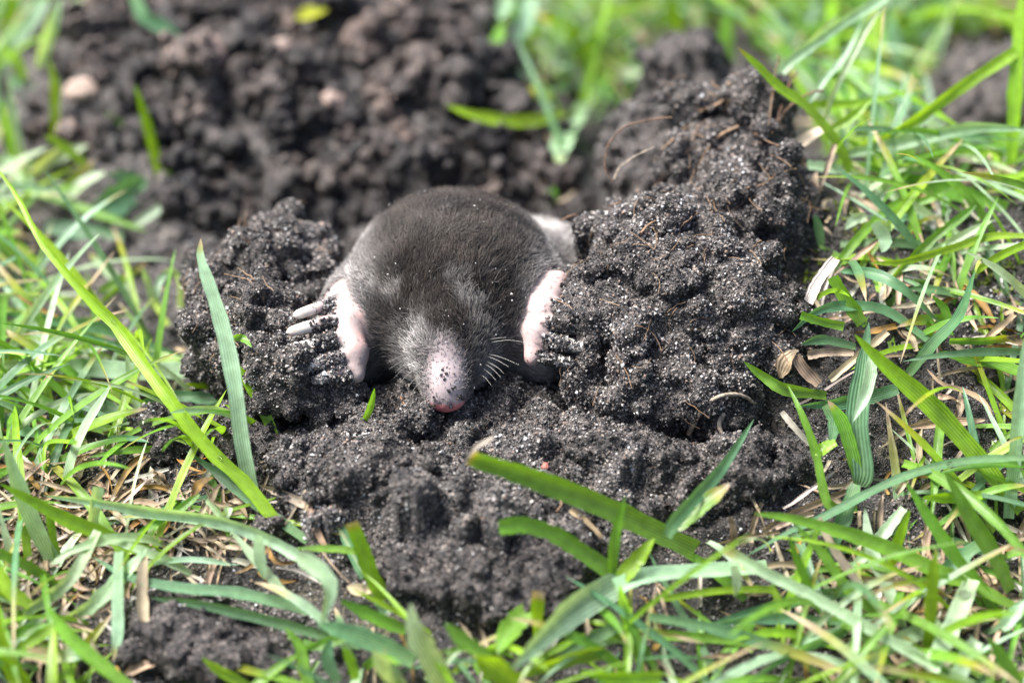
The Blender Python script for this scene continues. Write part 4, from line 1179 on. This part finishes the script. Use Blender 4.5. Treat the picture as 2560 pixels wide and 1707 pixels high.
b('TR', (1720,775, 1830,950, 1885,1120), 62, 'p', 1.2, 0.4, 'e')
b('TR', (1920,620, 2000,700, 2100,810), 52, 's', 0.6, 0.4, 'k')
b('TR', (2130,-10, 2140,120, 2155,260), 62, 's', 1.2, 0.2, 'k')
b('TR', (1870,0, 1780,300, 1690,540), 80, 'p', 2.0, 0.3, 's')
b('TR', (1480,100, 1500,350, 1510,640), 90, 't', 2.2, 0.3, 's')
b('TR', (240,50, 230,200, 220,300), 90, 'p', 1.6, 0.3, 's')
b('TR', (30,-20, 60,120, 90,240), 90, 'y', 1.8, 0.4, 's')
b('TR', (420,60, 400,250, 420,420), 80, 'g', 1.8, 0.3, 's')
b('TR', (560,150, 680,210, 820,330), 80, 'p', 1.4, 0.5, 's')
b('TR', (1000,30, 860,220, 700,400), 90, 'p', 1.8, 0.6, 's')
b('TR', (1310,240, 1280,420, 1230,600), 80, 'p', 1.6, 0.3, 's')
b('TR', (1120,0, 1180,120, 1210,230), 90, 'p', 1.6, 0.4, 's')
b('TR', (1900,20, 2000,150, 2040,220), 90, 'p', 1.5, 0.4, 's')
b('TR', (700,0, 640,150, 600,300), 70, 'g', 1.8, 0.4, 's')
b('TR', (1180,1500, 1250,1430, 1320,1420), 60, 'p', 0.5, 0.5, 's')
b('TR', (1370,1470, 1440,1490, 1430,1568), 70, 'p', 0.9, 0.5, 'e')
b('TR', (985,1400, 1010,1480, 1030,1600), 50, 't', 1.0, 0.3, 's')
# --- upper centre
b('TC', (825,688, 1000,752, 1250,792, 1450,780, 1660,715), 68, 'y', 1.6, 0.6, 's', 'curved bright blade reaching left over the pit behind the mole')
b('TC', (1450,1190, 1540,1030, 1620,850, 1725,685), 112, 'p', 0.6, 0.6, 's', 'broad pale blade with brown tip hanging behind the huge clod', 0.22)
b('TC', (1610,110, 1700,330, 1825,545), 92, 'y', 2.2, 0.3, 's', 'blurred vivid blade standing at the top middle')
b('TC', (1225,-20, 1195,60, 1165,130), 84, 'p', 1.6, 1.2, 'e')
b('TC', (1385,-20, 1330,150, 1260,325), 92, 'p', 2.0, 0.6, 'e')
b('TC', (1200,150, 1170,240, 1120,330), 76, 'g', 1.0, 0.5, 'e')
b('TC', (1835,515, 1980,492, 2110,478), 66, 'p', 0.5, 0.8, 'e')
b('TC', (1400,75, 1550,180, 1660,270), 54, 'y', 1.5, 0.8, 's', None, 0.2)
b('TC', (1710,150, 1790,300, 1860,460), 64, 'y', 1.7, 0.4, 's')
b('TC', (1505,1200, 1512,1280, 1495,1350), 66, 'g', 0.5, 0.2, 'x')
b('TC', (1365,568, 1440,610, 1515,655), 54, 'l', 0.6, 0.4, 'x', 'small browning leaf at the brink of the pit behind the mole')
b('TC', (1450,365, 1490,430, 1560,525), 54, 's', 0.5, 0.4, 'x')
b('TC', (1990,110, 2060,200, 2130,270), 40, 's', 1.2, 0.6, 's')
b('TC', (1540,0, 1580,120, 1600,300), 90, 't', 1.8, 0.4, 's')
b('TC', (1800,0, 1830,120, 1830,250), 80, 'p', 1.8, 0.4, 's')
b('TC', (1850,560, 1880,620, 1900,680), 90, 't', 0.6, 0.3, 's')

ZONES = [  # view-pixel test, phrase
    (lambda x, y: x < 480 and y < 440, 'left of the spoil bank'),
    (lambda x, y: x < 700 and y < 980, 'left turf beside the knobbly clod'),
    (lambda x, y: x < 330, 'straw-littered lower left corner'),
    (lambda x, y: x < 780, 'lower left turf below the knobbly clod'),
    (lambda x, y: y > 1180 and x < 1500, 'front edge of the sandy apron'),
    (lambda x, y: y > 1180 and x < 1900, 'bottom turf under the chewed blade'),
    (lambda x, y: y > 1120, 'bottom right turf'),
    (lambda x, y: y > 740, 'dark soil right of the huge clod'),
    (lambda x, y: x > 1780 and y > 380, 'turf at the right of the huge clod'),
    (lambda x, y: x > 1650, 'turf behind the huge clod'),
    (lambda x, y: True, 'top middle behind the spoil bank')]

def to_view(p):
    d = np.asarray(p) - CAM
    z = d @ FWD
    return (1280 + (d @ RGT) / z / KF) * 2352 / 2560, (853.5 - (d @ UPV) / z / KF) * 2352 / 2560

DEPTH = {('TR', 480, 310): (0.2, 1.6), ('TR', 1215, 1125): (1.6, -0.5), ('TR', 1618, 480): (2.2, 0.8), ('TR', 2345, -40): (2.2, 2.6), ('TR', 2262, 1085): (2.6, 2.6),
         ('TR', 2315, 330): (2.4, 1.6), ('TR', 2370, 850): (0.8, 1.6), ('TR', 1775, 755): (1.2, 1.6), ('TR', 1450, -15): (2.8, 2.2), ('TR', 1445, 20): (2.8, 1.9),
         ('TR', 1310, 100): (2.8, 2.1), ('TR', 1140, 95): (2.8, 2.3), ('TR', 1250, 880): (1.9, 2.0), ('TR', 780, 650): (2.4, 2.8), ('TR', 1455, 578): (2.8, 2.2),
         ('TR', 1250, 1065): (1.7, 1.0), ('TR', 1435, 1400): (1.0, 0.8), ('TR', 1095, 845): (1.8, 1.8), ('TR', 885, 1470): (0.5, 0.6), ('TR', 1000, 1255): (0.6, 0.9),
         ('TR', 755, 1005): (1.3, 1.6), ('TR', 935, 1080): (1.3, 1.6), ('TR', 1720, 775): (2.4, 2.2)}
ORD = ['leftmost', 'second', 'third', 'fourth', 'fifth', 'sixth', 'seventh', 'eighth', 'ninth', 'tenth', 'eleventh', 'twelfth']
pend = []
n_obj_blades = 0
for k, (crop, pts, w, typ, l0, l1, tip, label, dry, arch) in enumerate(H):
    n = len(pts)
    sp = [src(crop, *p) for p in pts]
    dist_ = np.concatenate([[0], np.cumsum([math.dist(sp[j], sp[j + 1]) for j in range(n - 1)])]); dist_ /= dist_[-1]
    dp = DEPTH.get((crop,) + pts[0])
    if dp:                                          # blades springing from the clod's shoulder: depth known, not height over the ground
        ctrl = [CAM + (DIST + dp[0] + (dp[1] - dp[0]) * t) * ray(*s) for s, t in zip(sp, dist_)]
    else:
        ctrl = [hit(*s, l0 + (l1 - l0) * t + arch * math.sin(math.pi * t)) for s, t in zip(sp, dist_)]
    wd = 1.2 * w / CROPS[crop][2] / PXCM * (np.mean([(c - CAM) @ FWD for c in ctrl]) / DIST)
    cp = curve_pts(ctrl, 16 if n < 6 else 26)
    straw = typ in STRAWY
    geo = blade_geo(cp, wd, typ, tip, seed=k + 1, drytip=dry, fold=0.55 if straw else 0.30, twist=0.8 if straw else 0.5)
    lo = cp[np.argmin(cp[:, 2])]
    name = 'straw' if straw else ('yellow_leaf' if typ == 'l' else 'grass_blade')
    o = link(name, blade_mesh(name, [geo], lo), MAT_STRAW if straw else MAT_BLADE, loc=lo)
    cat = 'straw' if straw else ('leaf' if typ == 'l' else 'grass blade')
    vp = np.array([to_view(c) for c in cp]); m_ = vp.mean(0)
    if label:
        tag(o, label, cat, 'dry straw pieces' if straw else 'blades of grass')
    else:
        ext = vp[-1] - vp[0]
        ln_ = np.hypot(*ext)
        size = 'long' if ln_ > 330 else ('short' if ln_ < 150 else '')
        wid = 'broad' if wd > 0.33 else ('thin' if wd < 0.18 else '')
        ori = 'lying level' if abs(ext[1]) < 0.35 * abs(ext[0]) else ('upright' if abs(ext[0]) < 0.35 * abs(ext[1]) else ('slanting down rightward' if ext[0] * ext[1] > 0 else 'slanting down leftward'))
        zone = next(ph for f, ph in ZONES if f(*m_))
        word = TYPES[typ][1]
        noun = 'straw piece' if straw else 'blade'
        if straw: word = word.replace('straw-coloured', 'tan')
        pend.append((' '.join(q for q in (size, wid, word, noun + ',', ori + ',', zone) if q), m_[0], o, cat, straw))
from collections import defaultdict
same = defaultdict(list)
for e in pend:
    same[e[0]].append(e)
for txt, L in same.items():
    L.sort(key=lambda e: e[1])
    for q, e in enumerate(L):
        lab = txt if len(L) == 1 else txt + ', ' + ('leftmost' if q == 0 else 'rightmost' if q == len(L) - 1 else ORD[q] + ' from left')
        tag(e[2], lab, e[3], 'dry straw pieces' if e[4] else 'blades of grass')
HERO_B = sum(1 for e in H if e[3] not in STRAWY)

# --- the rest of the turf, grown at random
CLEAR = [[(430, 480), (800, 480), (1000, 400), (1340, 460), (1480, 140), (1500, 60), (1680, 60), (1800, 150), (1900, 400), (1860, 700), (1850, 960), (1760, 1120), (1500, 1200), (1330, 1290), (1250, 1420), (900, 1400), (800, 1150), (640, 1000), (420, 860)],
         [(150, 1050), (640, 1050), (720, 1300), (640, 1420), (640, 1560), (240, 1560), (260, 1340), (60, 1290)],
         [(1500, 960), (1900, 860), (2010, 1180), (1720, 1230), (1480, 1200)],
         [(180, -60), (1080, -60), (1200, 220), (1250, 470), (760, 520), (430, 440), (200, 330), (90, 150)],
         [(2140, 90), (2360, 60), (2360, 300), (2150, 300)]]
def inside(poly, x, y):
    c = False
    j = len(poly) - 1
    for i in range(len(poly)):
        if (poly[i][1] > y) != (poly[j][1] > y) and x < (poly[j][0] - poly[i][0]) * (y - poly[i][1]) / (poly[j][1] - poly[i][1]) + poly[i][0]:
            c = not c
        j = i
    return c
r2 = np.random.default_rng(31)
auto = []
while len(auto) < 3600:
    x, y = r2.uniform(-20, 20), r2.uniform(-12, 30)
    if soil_mask(np.array(x), np.array(y)) > 0.25:
        continue
    dens = 1.0 if x < -3 else (0.55 if y < 4 else 1.0)
    if r2.random() > dens:
        continue
    az = r2.uniform(0, 2 * math.pi)
    L = r2.uniform(1.8, 5.8) * (1.15 if y > 6 else 1.0)
    lean = r2.uniform(0.5, 1.4)                                   # angle from upright at the foot
    drp = r2.uniform(0.2, 1.3)
    t = np.linspace(0, 1, 12)
    an = np.minimum(lean + drp * t, 1.95)
    hz = np.cumsum(np.sin(an)) * L / 12; vz = np.cumsum(np.cos(an)) * L / 12
    p = np.stack([x + math.cos(az) * hz, y + math.sin(az) * hz, H0(x, y) + vz], 1)
    p[:, 2] = np.maximum(p[:, 2], H0(p[:, 0], p[:, 1]) + 0.12)
    vp = np.array([to_view(q) for q in p])
    if any(inside(poly, *q) for q in vp[::2] for poly in (CLEAR[0], CLEAR[2], CLEAR[3], CLEAR[4])):
        continue
    if any(inside(CLEAR[1], *q) for q in vp[::2]) and r2.random() > 0.22:
        continue
    if vp[0][0] > 1850 and 380 < vp[0][1] < 1150 and r2.random() > 0.8:
        continue
    typ = r2.choice(list('tgyp'), p=(0.22, 0.34, 0.28, 0.16))
    wd = r2.uniform(0.07, 0.24) * (1.25 if y > 6 else 1.0)
    geo = blade_geo(p, wd, typ, 'e', normal=(math.cos(az) * 0.2 - 0.1, math.sin(az) * 0.2 - 0.45, 0.85), seed=int(r2.integers(1e6)), drytip=r2.uniform(0.06, 0.3) if r2.random() < 0.45 else 0.0)
    inn = ((vp[:, 0] > 0) & (vp[:, 0] < 2352) & (vp[:, 1] > 0) & (vp[:, 1] < 1568))
    seen = np.sum(np.hypot(*(vp[1:] - vp[:-1]).T) * inn[1:]) * wd
    auto.append((seen, geo, p, typ, vp[inn].mean(0) if inn.any() else None))
auto.sort(key=lambda e: -e[0])
n_ind = max(0, 296 - HERO_B)
tang_ = defaultdict(list)
for seen, geo, p, typ, c in auto[:n_ind]:
    o = link('grass_blade', blade_mesh('grass_blade', [geo], p[0]), MAT_BLADE, loc=p[0])
    zone = next(ph for f, ph in ZONES if f(*c))
    tang_['tangled ' + TYPES[typ][1] + ' blade, ' + zone].append((c[0], o))
for txt, L in tang_.items():
    L.sort(key=lambda e: e[0])
    for q, (cx, o) in enumerate(L):
        tag(o, txt if len(L) == 1 else txt + ', ' + ('leftmost' if q == 0 else 'rightmost' if q == len(L) - 1 else ORD[min(q, 11)] + ' from left'), 'grass blade', 'tangled blades of the turf')
rest = [e[1] for e in auto[n_ind:]]
gro = link('grass', blade_mesh('grass', rest, np.zeros(3)), MAT_BLADE)
tag(gro, 'short green turf grass around the molehill', 'grass', kind='stuff')

# --- straw litter: small curled shreds between the blades
def litter(n, place, lmin, lmax, wmin, wmax):
    out = []
    while len(out) < n:
        x, y = place()
        az = r2.uniform(0, 6.3); L = r2.uniform(lmin, lmax)
        t = np.linspace(0, 1, 7)
        cv = r2.normal(0, 0.9)
        a_ = az + cv * (t - 0.5)
        px = x + np.cumsum(np.cos(a_)) * L / 7; py = y + np.cumsum(np.sin(a_)) * L / 7
        pz = np.array([G(u, v) for u, v in zip(px, py)])
        pz = np.convolve(np.pad(pz, 2, 'edge'), np.ones(5) / 5, 'valid') + 0.06 + r2.uniform(0, 0.30) + r2.normal(0, 0.12) * t
        p = np.stack([px, py, pz], 1)
        vp = to_view(p[3])
        if any(inside(poly, *vp) for poly in (CLEAR[0], CLEAR[3])):
            continue
        typ = r2.choice(list('sswo'), p=(0.4, 0.35, 0.17, 0.08))
        out.append((blade_geo(p, r2.uniform(wmin, wmax), typ, r2.choice(['x', 'k', 's']), normal=(r2.normal(0, 0.4), -0.4, 1), seed=int(r2.integers(1e6)), fold=0.6, twist=r2.normal(0, 1.5)), p))
    return out
def turf_spot():
    while True:
        x, y = r2.uniform(-18, 18), r2.uniform(-15, 22)
        if soil_mask(np.array(x), np.array(y)) < 0.4:
            return x, y
def spot_at(cx, cy, sx, sy):
    def f():
        q = hit(*src('V', r2.normal(cx, sx), r2.normal(cy, sy)))
        return q[0], q[1]
    return f
lit = litter(480, turf_spot, 0.5, 2.2, 0.05, 0.16) + litter(330, spot_at(280, 1170, 200, 100), 0.4, 1.7, 0.05, 0.15) + litter(200, spot_at(2150, 1420, 170, 110), 0.5, 2.0, 0.06, 0.18) + litter(90, spot_at(2120, 700, 150, 200), 0.5, 2.0, 0.05, 0.16) + litter(130, spot_at(100, 1330, 110, 120), 0.4, 1.6, 0.06, 0.16)
lo = link('dry_grass', blade_mesh('dry_grass', [e[0] for e in lit], np.zeros(3)), MAT_STRAW)
tag(lo, 'shredded dry straw litter between the turf blades', 'straw litter', kind='stuff')

# --- moss: tiny star sprouts
V_ = []; F_ = []; C_ = []; kk = 0
for (cx, cy, sx, sy, n) in ((2210, 420, 70, 30, 60), (2250, 640, 60, 50, 50), (2140, 290, 40, 20, 40), (1180, 1500, 30, 20, 0), (455, 845, 25, 15, 40), (1860, 640, 25, 40, 40), (300, 1390, 60, 30, 30), (1990, 500, 40, 60, 40)):
    for _ in range(n):
        q = hit(*src('V', r2.normal(cx, sx), r2.normal(cy, sy)))
        z = G(q[0], q[1])
        for j in range(7):
            a_ = r2.uniform(0, 6.3); u = np.array((math.cos(a_), math.sin(a_), r2.uniform(0.3, 1.4))); u /= np.linalg.norm(u)
            s_ = np.cross(u, (0, 0, 1)); s_ /= np.linalg.norm(s_) + 1e-9
            L = r2.uniform(0.08, 0.2); o_ = np.array((q[0], q[1], z + 0.02))
            V_ += [o_ - s_ * 0.012, o_ + u * L * 0.5 + s_ * 0.03, o_ + u * L, o_ + u * L * 0.5 - s_ * 0.03]
            F_.append((kk, kk + 1, kk + 2, kk + 3)); kk += 4
            C_ += [np.array((0.12, 0.17, 0.015)) * r2.uniform(0.6, 1.5)] * 4
mm = np_mesh('moss', np.array(V_), np.array(F_)); set_col(mm, np.array(C_))
at_ = mm.attributes.new('across', 'FLOAT', 'POINT'); at_.data.foreach_set('value', np.zeros(len(V_), np.float32))
tag(link('moss', mm, MAT_BLADE), 'tiny yellow-green moss sprouts on the soil between grass', 'moss', kind='stuff')
# ---------------------------------------------------------------- rootlets, pebbles, drops
from mathutils.bvhtree import BVHTree
soil_bvh = BVHTree.FromPolygons([tuple(v) for v in RCV], [tuple(f) for f in RCF])
def on_clod(sx, sy, off=0.05, lift=0.5):
    d = Vector(ray(sx, sy)).normalized()
    loc, nrm, i, dist = soil_bvh.ray_cast(Vector(CAM), d)
    if loc is None:
        return None
    return np.array(loc - d * off)
MAT_ROOT = []
for k, c in enumerate([(0.16, 0.085, 0.045), (0.24, 0.15, 0.085), (0.34, 0.27, 0.20)]):
    m, nt, bb = new_mat('rootlet_%s' % ('brown', 'tan', 'pale')[k])
    tc = nd(nt, 'TexCoord'); no = nd(nt, 'TexNoise', Scale=9.0, Detail=4.0)
    nt.links.new(tc.outputs['Object'], no.inputs['Vector'])
    nt.links.new(ramp(nt, [(0.35, tuple(0.35 * v for v in c)), (0.6, c)], no.outputs['Fac']), bb.inputs['Base Color'])
    bb.inputs['Roughness'].default_value = 0.7
    MAT_ROOT.append(m)
ROOTS = [
    ('RC', (760,545, 600,560, 460,600, 370,690, 335,800, 345,890, 385,945), 13, 0, 'looping brown rootlet standing out from the left of the huge clod'),
    ('RC', (1185,598, 1070,650, 980,750, 930,850), 24, 1, 'thick tan root crossing the face of the huge clod'),
    ('RC', (1120,320, 1080,440, 960,490, 850,600, 760,680, 700,745), 24, 1, 'long tan root draped from the crest of the huge clod'),
    ('RC', (390,930, 430,860, 520,790, 640,730), 14, 2, 'pale thread of root along the left crest of the huge clod'),
    ('RC', (1015,548, 920,610, 890,690), 10, 1, 'fine short root below the crest of the huge clod'),
    ('RC', (45,1192, 100,1170, 155,1155), 13, 0, 'tiny root stub sticking left from the huge clod towards the mole'),
    ('RC', (1225,992, 1330,960, 1415,900), 13, 1, 'fine tan root on the right half of the huge clod'),
    ('RC', (1560,250, 1500,330, 1450,480, 1390,640), 12, 0, 'thin dark twig at the very top of the huge clod'),
    ('RC', (1435,150, 1415,260, 1390,420, 1370,590), 12, 1, 'upright thin stalk at the top knob of the huge clod'),
    ('RC', (1240,225, 1190,270, 1140,260), 9, 0, 'dark hair root waving from the top knob'),
    ('RC', (1280,640, 1340,680, 1440,720), 14, 0, 'dark root end in the hollow below the top knob'),
    ('RC', (560,1275, 600,1235, 650,1195), 18, 1, 'short tan root stub in the middle of the huge clod'),
    ('RC', (1720,370, 1600,400, 1480,490, 1440,560), 16, 0, 'dark brittle twig right of the top knob'),
    ('MR', (300,1285, 370,1150, 470,1060, 600,1045, 700,1090, 800,1140, 832,1070), 28, 2, 'pale curled root arching out under the huge clod'),
    ('MR', (500,1160, 490,1240, 520,1330), 34, 2, 'knotted yellowish root stub hanging under the huge clod'),
    ('ML', (1870,1195, 1920,1220, 1965,1270), 14, 1, 'little tan rootlet on the apron below the paw'),
    ('ML', (1735,1180, 1760,1135, 1810,1125), 10, 2, 'white hair root on the soil below the paw'),
    ('A', (90,1462, 140,1490, 175,1550), 12, 1, 'bent tan rootlet lying left of the tiny shoot'),
    ('A', (380,1380, 350,1420, 340,1460), 8, 0, 'brown fibre on the soil left of the nose'),
    ('A', (780,1390, 810,1440, 825,1480), 12, 0, 'forked brown fibre right beside the soil ball'),
    ('BC', (1470,220, 1560,230, 1640,240), 16, 1, 'tan rootlet lying on the apron under the huge clod'),
    ('BC', (1660,70, 1640,110, 1600,160), 14, 1, 'short brown twig in the hollow under the huge clod'),
    ('BC', (1330,530, 1340,580, 1310,620), 20, 0, 'brown bark shred beside the chewed blade'),
]
for crop, pts, w, mi, label in ROOTS:
    ctrl = []
    last = None
    pr = [(pts[k], pts[k + 1]) for k in range(0, len(pts), 2)]
    raw = [on_clod(*src(crop, *p), off=0.12) if crop in ('RC', 'MR') else hit(*src(crop, *p), 0.18 + 0.1 * k) for k, p in enumerate(pr)]
    known = [q for q in raw if q is not None]
    for p, q in zip(pr, raw):
        if q is None:
            s = src(crop, *p)
            ref = known[0] if last is None and known else (last if last is not None else P(*src('V', 0, 0)))
            z = (ref - CAM) @ FWD if known else DIST
            q = CAM + z * ray(*s)
        last = q
        ctrl.append(q)
    cp = curve_pts(ctrl, 18)
    cp = cp + 0.025 * np.stack([vnoise(cp * 4 + k * 9) for k in range(3)], 1)
    r = w / CROPS[crop][2] / PXCM * 0.5
    V, F = tube(cp, r * (1 - 0.55 * np.linspace(0, 1, 18)) * (1 + 0.2 * rng.random(18)), 6)
    o = link('rootlet', np_mesh('rootlet', V - cp[0], F), MAT_ROOT[mi], loc=cp[0])
    tag(o, label, 'root', 'rootlets')

# fine root fibres matted over the clods: too many and too thin to pick apart
fib_V = []; fib_F = []; kk = 0
for CV, CF, n in ((RCV, RCF, 150), (LCV, LCF, 40)):
    p_, n_ = sample_mesh(CV, CF, n, lambda c, q: (q @ (-FWD) > -0.1) * (0.35 + smooth(0.5, 3.5, c[:, 2])))
    for p, q in zip(p_, n_):
        tg = np.cross(q, rng.normal(size=3)); tg /= np.linalg.norm(tg) + 1e-9
        L = rng.uniform(0.25, 0.9); s_ = np.cross(tg, q); cv = rng.normal(0, 0.5)
        t = np.linspace(-0.5, 0.5, 6)
        c = p[None] + tg[None] * (t * L)[:, None] + s_[None] * (cv * (t ** 2) * L)[:, None] + q[None] * (0.07 + 0.05 * rng.random(6))[:, None]
        V, F = tube(c, rng.uniform(0.006, 0.014), 4)
        fib_V.append(V); fib_F.append(F + kk); kk += len(V)
fo = link('root_fibre', np_mesh('root_fibre', np.concatenate(fib_V), np.concatenate(fib_F)), MAT_ROOT[1])
tag(fo, 'fine brown root fibres matted over the soil clods', 'root fibres', kind='stuff')

# pebbles
def pebble(vx, vy, lift, r, col, label, seed):
    e = [((0, 0, 0), r), ((0.25 * r[0], 0.1 * r[1], 0.1 * r[2]), tuple(0.8 * v for v in r))]
    V, F = clod_mesh('pebble', e, max(r) / 7, amp=0.05 * max(r), crumbs=0, noise=1.5 / max(r), seed=seed)
    m, nt, bb = new_mat('pebble_stone')
    tc = nd(nt, 'TexCoord'); no = nd(nt, 'TexNoise', Scale=8.0, Detail=6.0)
    nt.links.new(tc.outputs['Object'], no.inputs['Vector'])
    nt.links.new(ramp(nt, [(0.3, tuple(0.5 * v for v in col)), (0.65, col)], no.outputs['Fac']), bb.inputs['Base Color'])
    bb.inputs['Roughness'].default_value = 0.75
    q = hit(*src('V', vx, vy), lift)
    q[2] = max(q[2], G(q[0], q[1]) + 0.3 * r[2])
    o = link('pebble', np_mesh('pebble', V, F), m, loc=q)
    tag(o, label, 'pebble', 'pebbles')
pebble(188, 222, 0.35, (0.46, 0.36, 0.3), (0.34, 0.25, 0.20), 'pale tan pebble at the left end of the spoil bank', 61)
pebble(478, 130, 0.5, (0.55, 0.6, 0.5), (0.20, 0.14, 0.12), 'largest brownish stone high on the spoil bank', 62)
pebble(640, 120, 0.5, (0.42, 0.35, 0.35), (0.22, 0.16, 0.135), 'lozenge-shaped brown stone near the yellow leaf', 63)
pebble(765, 235, 0.4, (0.36, 0.28, 0.28), (0.25, 0.18, 0.15), 'light brown stone in the middle of the spoil bank', 64)
pebble(2135, 520, 0.1, (0.16, 0.14, 0.12), (0.5, 0.48, 0.45), 'tiny white pebble on the turf right of the huge clod', 65)
pebble(1252, 1070, 0.1, (0.035, 0.03, 0.03), (0.36, 0.12, 0.09), 'tiny red grit grain on the sandy apron', 66)

# water drops on the blades
m_, nt_, b_w = new_mat('water')
b_w.inputs['Transmission Weight'].default_value = 1.0
b_w.inputs['IOR'].default_value = 1.33
b_w.inputs['Roughness'].default_value = 0.02
b_w.inputs['Base Color'].default_value = (1, 1, 1, 1)
def drop(crop, x, y, w, lift, label):
    r = w / CROPS[crop][2] / PXCM * 0.5
    rings, seg = 8, 14
    V = [(0, 0, r * 0.72)]; F = []
    for a in range(1, rings):
        th = math.pi * a / rings
        for j in range(seg):
            g = 2 * math.pi * j / seg
            V.append((r * math.sin(th) * math.cos(g), r * math.sin(th) * math.sin(g), r * 0.72 * max(math.cos(th), -0.45)))
    me = bpy.data.meshes.new('water_drop')
    V.append((0, 0, -r * 0.33))
    F = [(0, 1 + j, 1 + (j + 1) % seg) for j in range(seg)]
    for a in range(rings - 2):
        for j in range(seg):
            F.append((1 + a * seg + j, 1 + (a + 1) * seg + j, 1 + (a + 1) * seg + (j + 1) % seg, 1 + a * seg + (j + 1) % seg))
    l = len(V) - 1; s0 = 1 + (rings - 2) * seg
    F += [(l, s0 + (j + 1) % seg, s0 + j) for j in range(seg)]
    me.from_pydata(V, [], F); me.polygons.foreach_set('use_smooth', [True] * len(F))
    dg = bpy.context.evaluated_depsgraph_get()
    d = Vector(ray(*src(crop, x, y))).normalized()
    ok, loc, nrm, i, ob, mt = sc.ray_cast(dg, Vector(CAM), d)
    q = loc - d * 0.02 if ok else Vector(hit(*src(crop, x, y), lift))
    o = link('water_drop', me, m_, loc=q)
    o.rotation_euler = (math.radians(50), 0, 0)
    tag(o, label, 'water drop', 'water drops')
drop('BR', 1170, 1035, 62, 0.6, 'largest clear water drop on the drop-bearing teal blade')
drop('BR', 1080, 1022, 40, 0.6, 'round water drop left of the largest drop')
drop('BR', 965, 1048, 28, 0.6, 'small water drop at the left of three on one blade')
drop('BR', 1968, 1040, 72, 1.1, 'water drop on the wide ribbed pale blade')
drop('BR', 1875, 243, 36, 1.4, 'water drop on the longest thin teal blade')
drop('BR', 1825, 1285, 28, 1.2, 'small low water drop on the wide ribbed pale blade')
drop('ML', 740, 635, 32, 2.4, 'water drop on the very long diagonal blade')
drop('ML', 1437, 1522, 26, 0.9, 'small water drop near the foot of the very long diagonal blade')
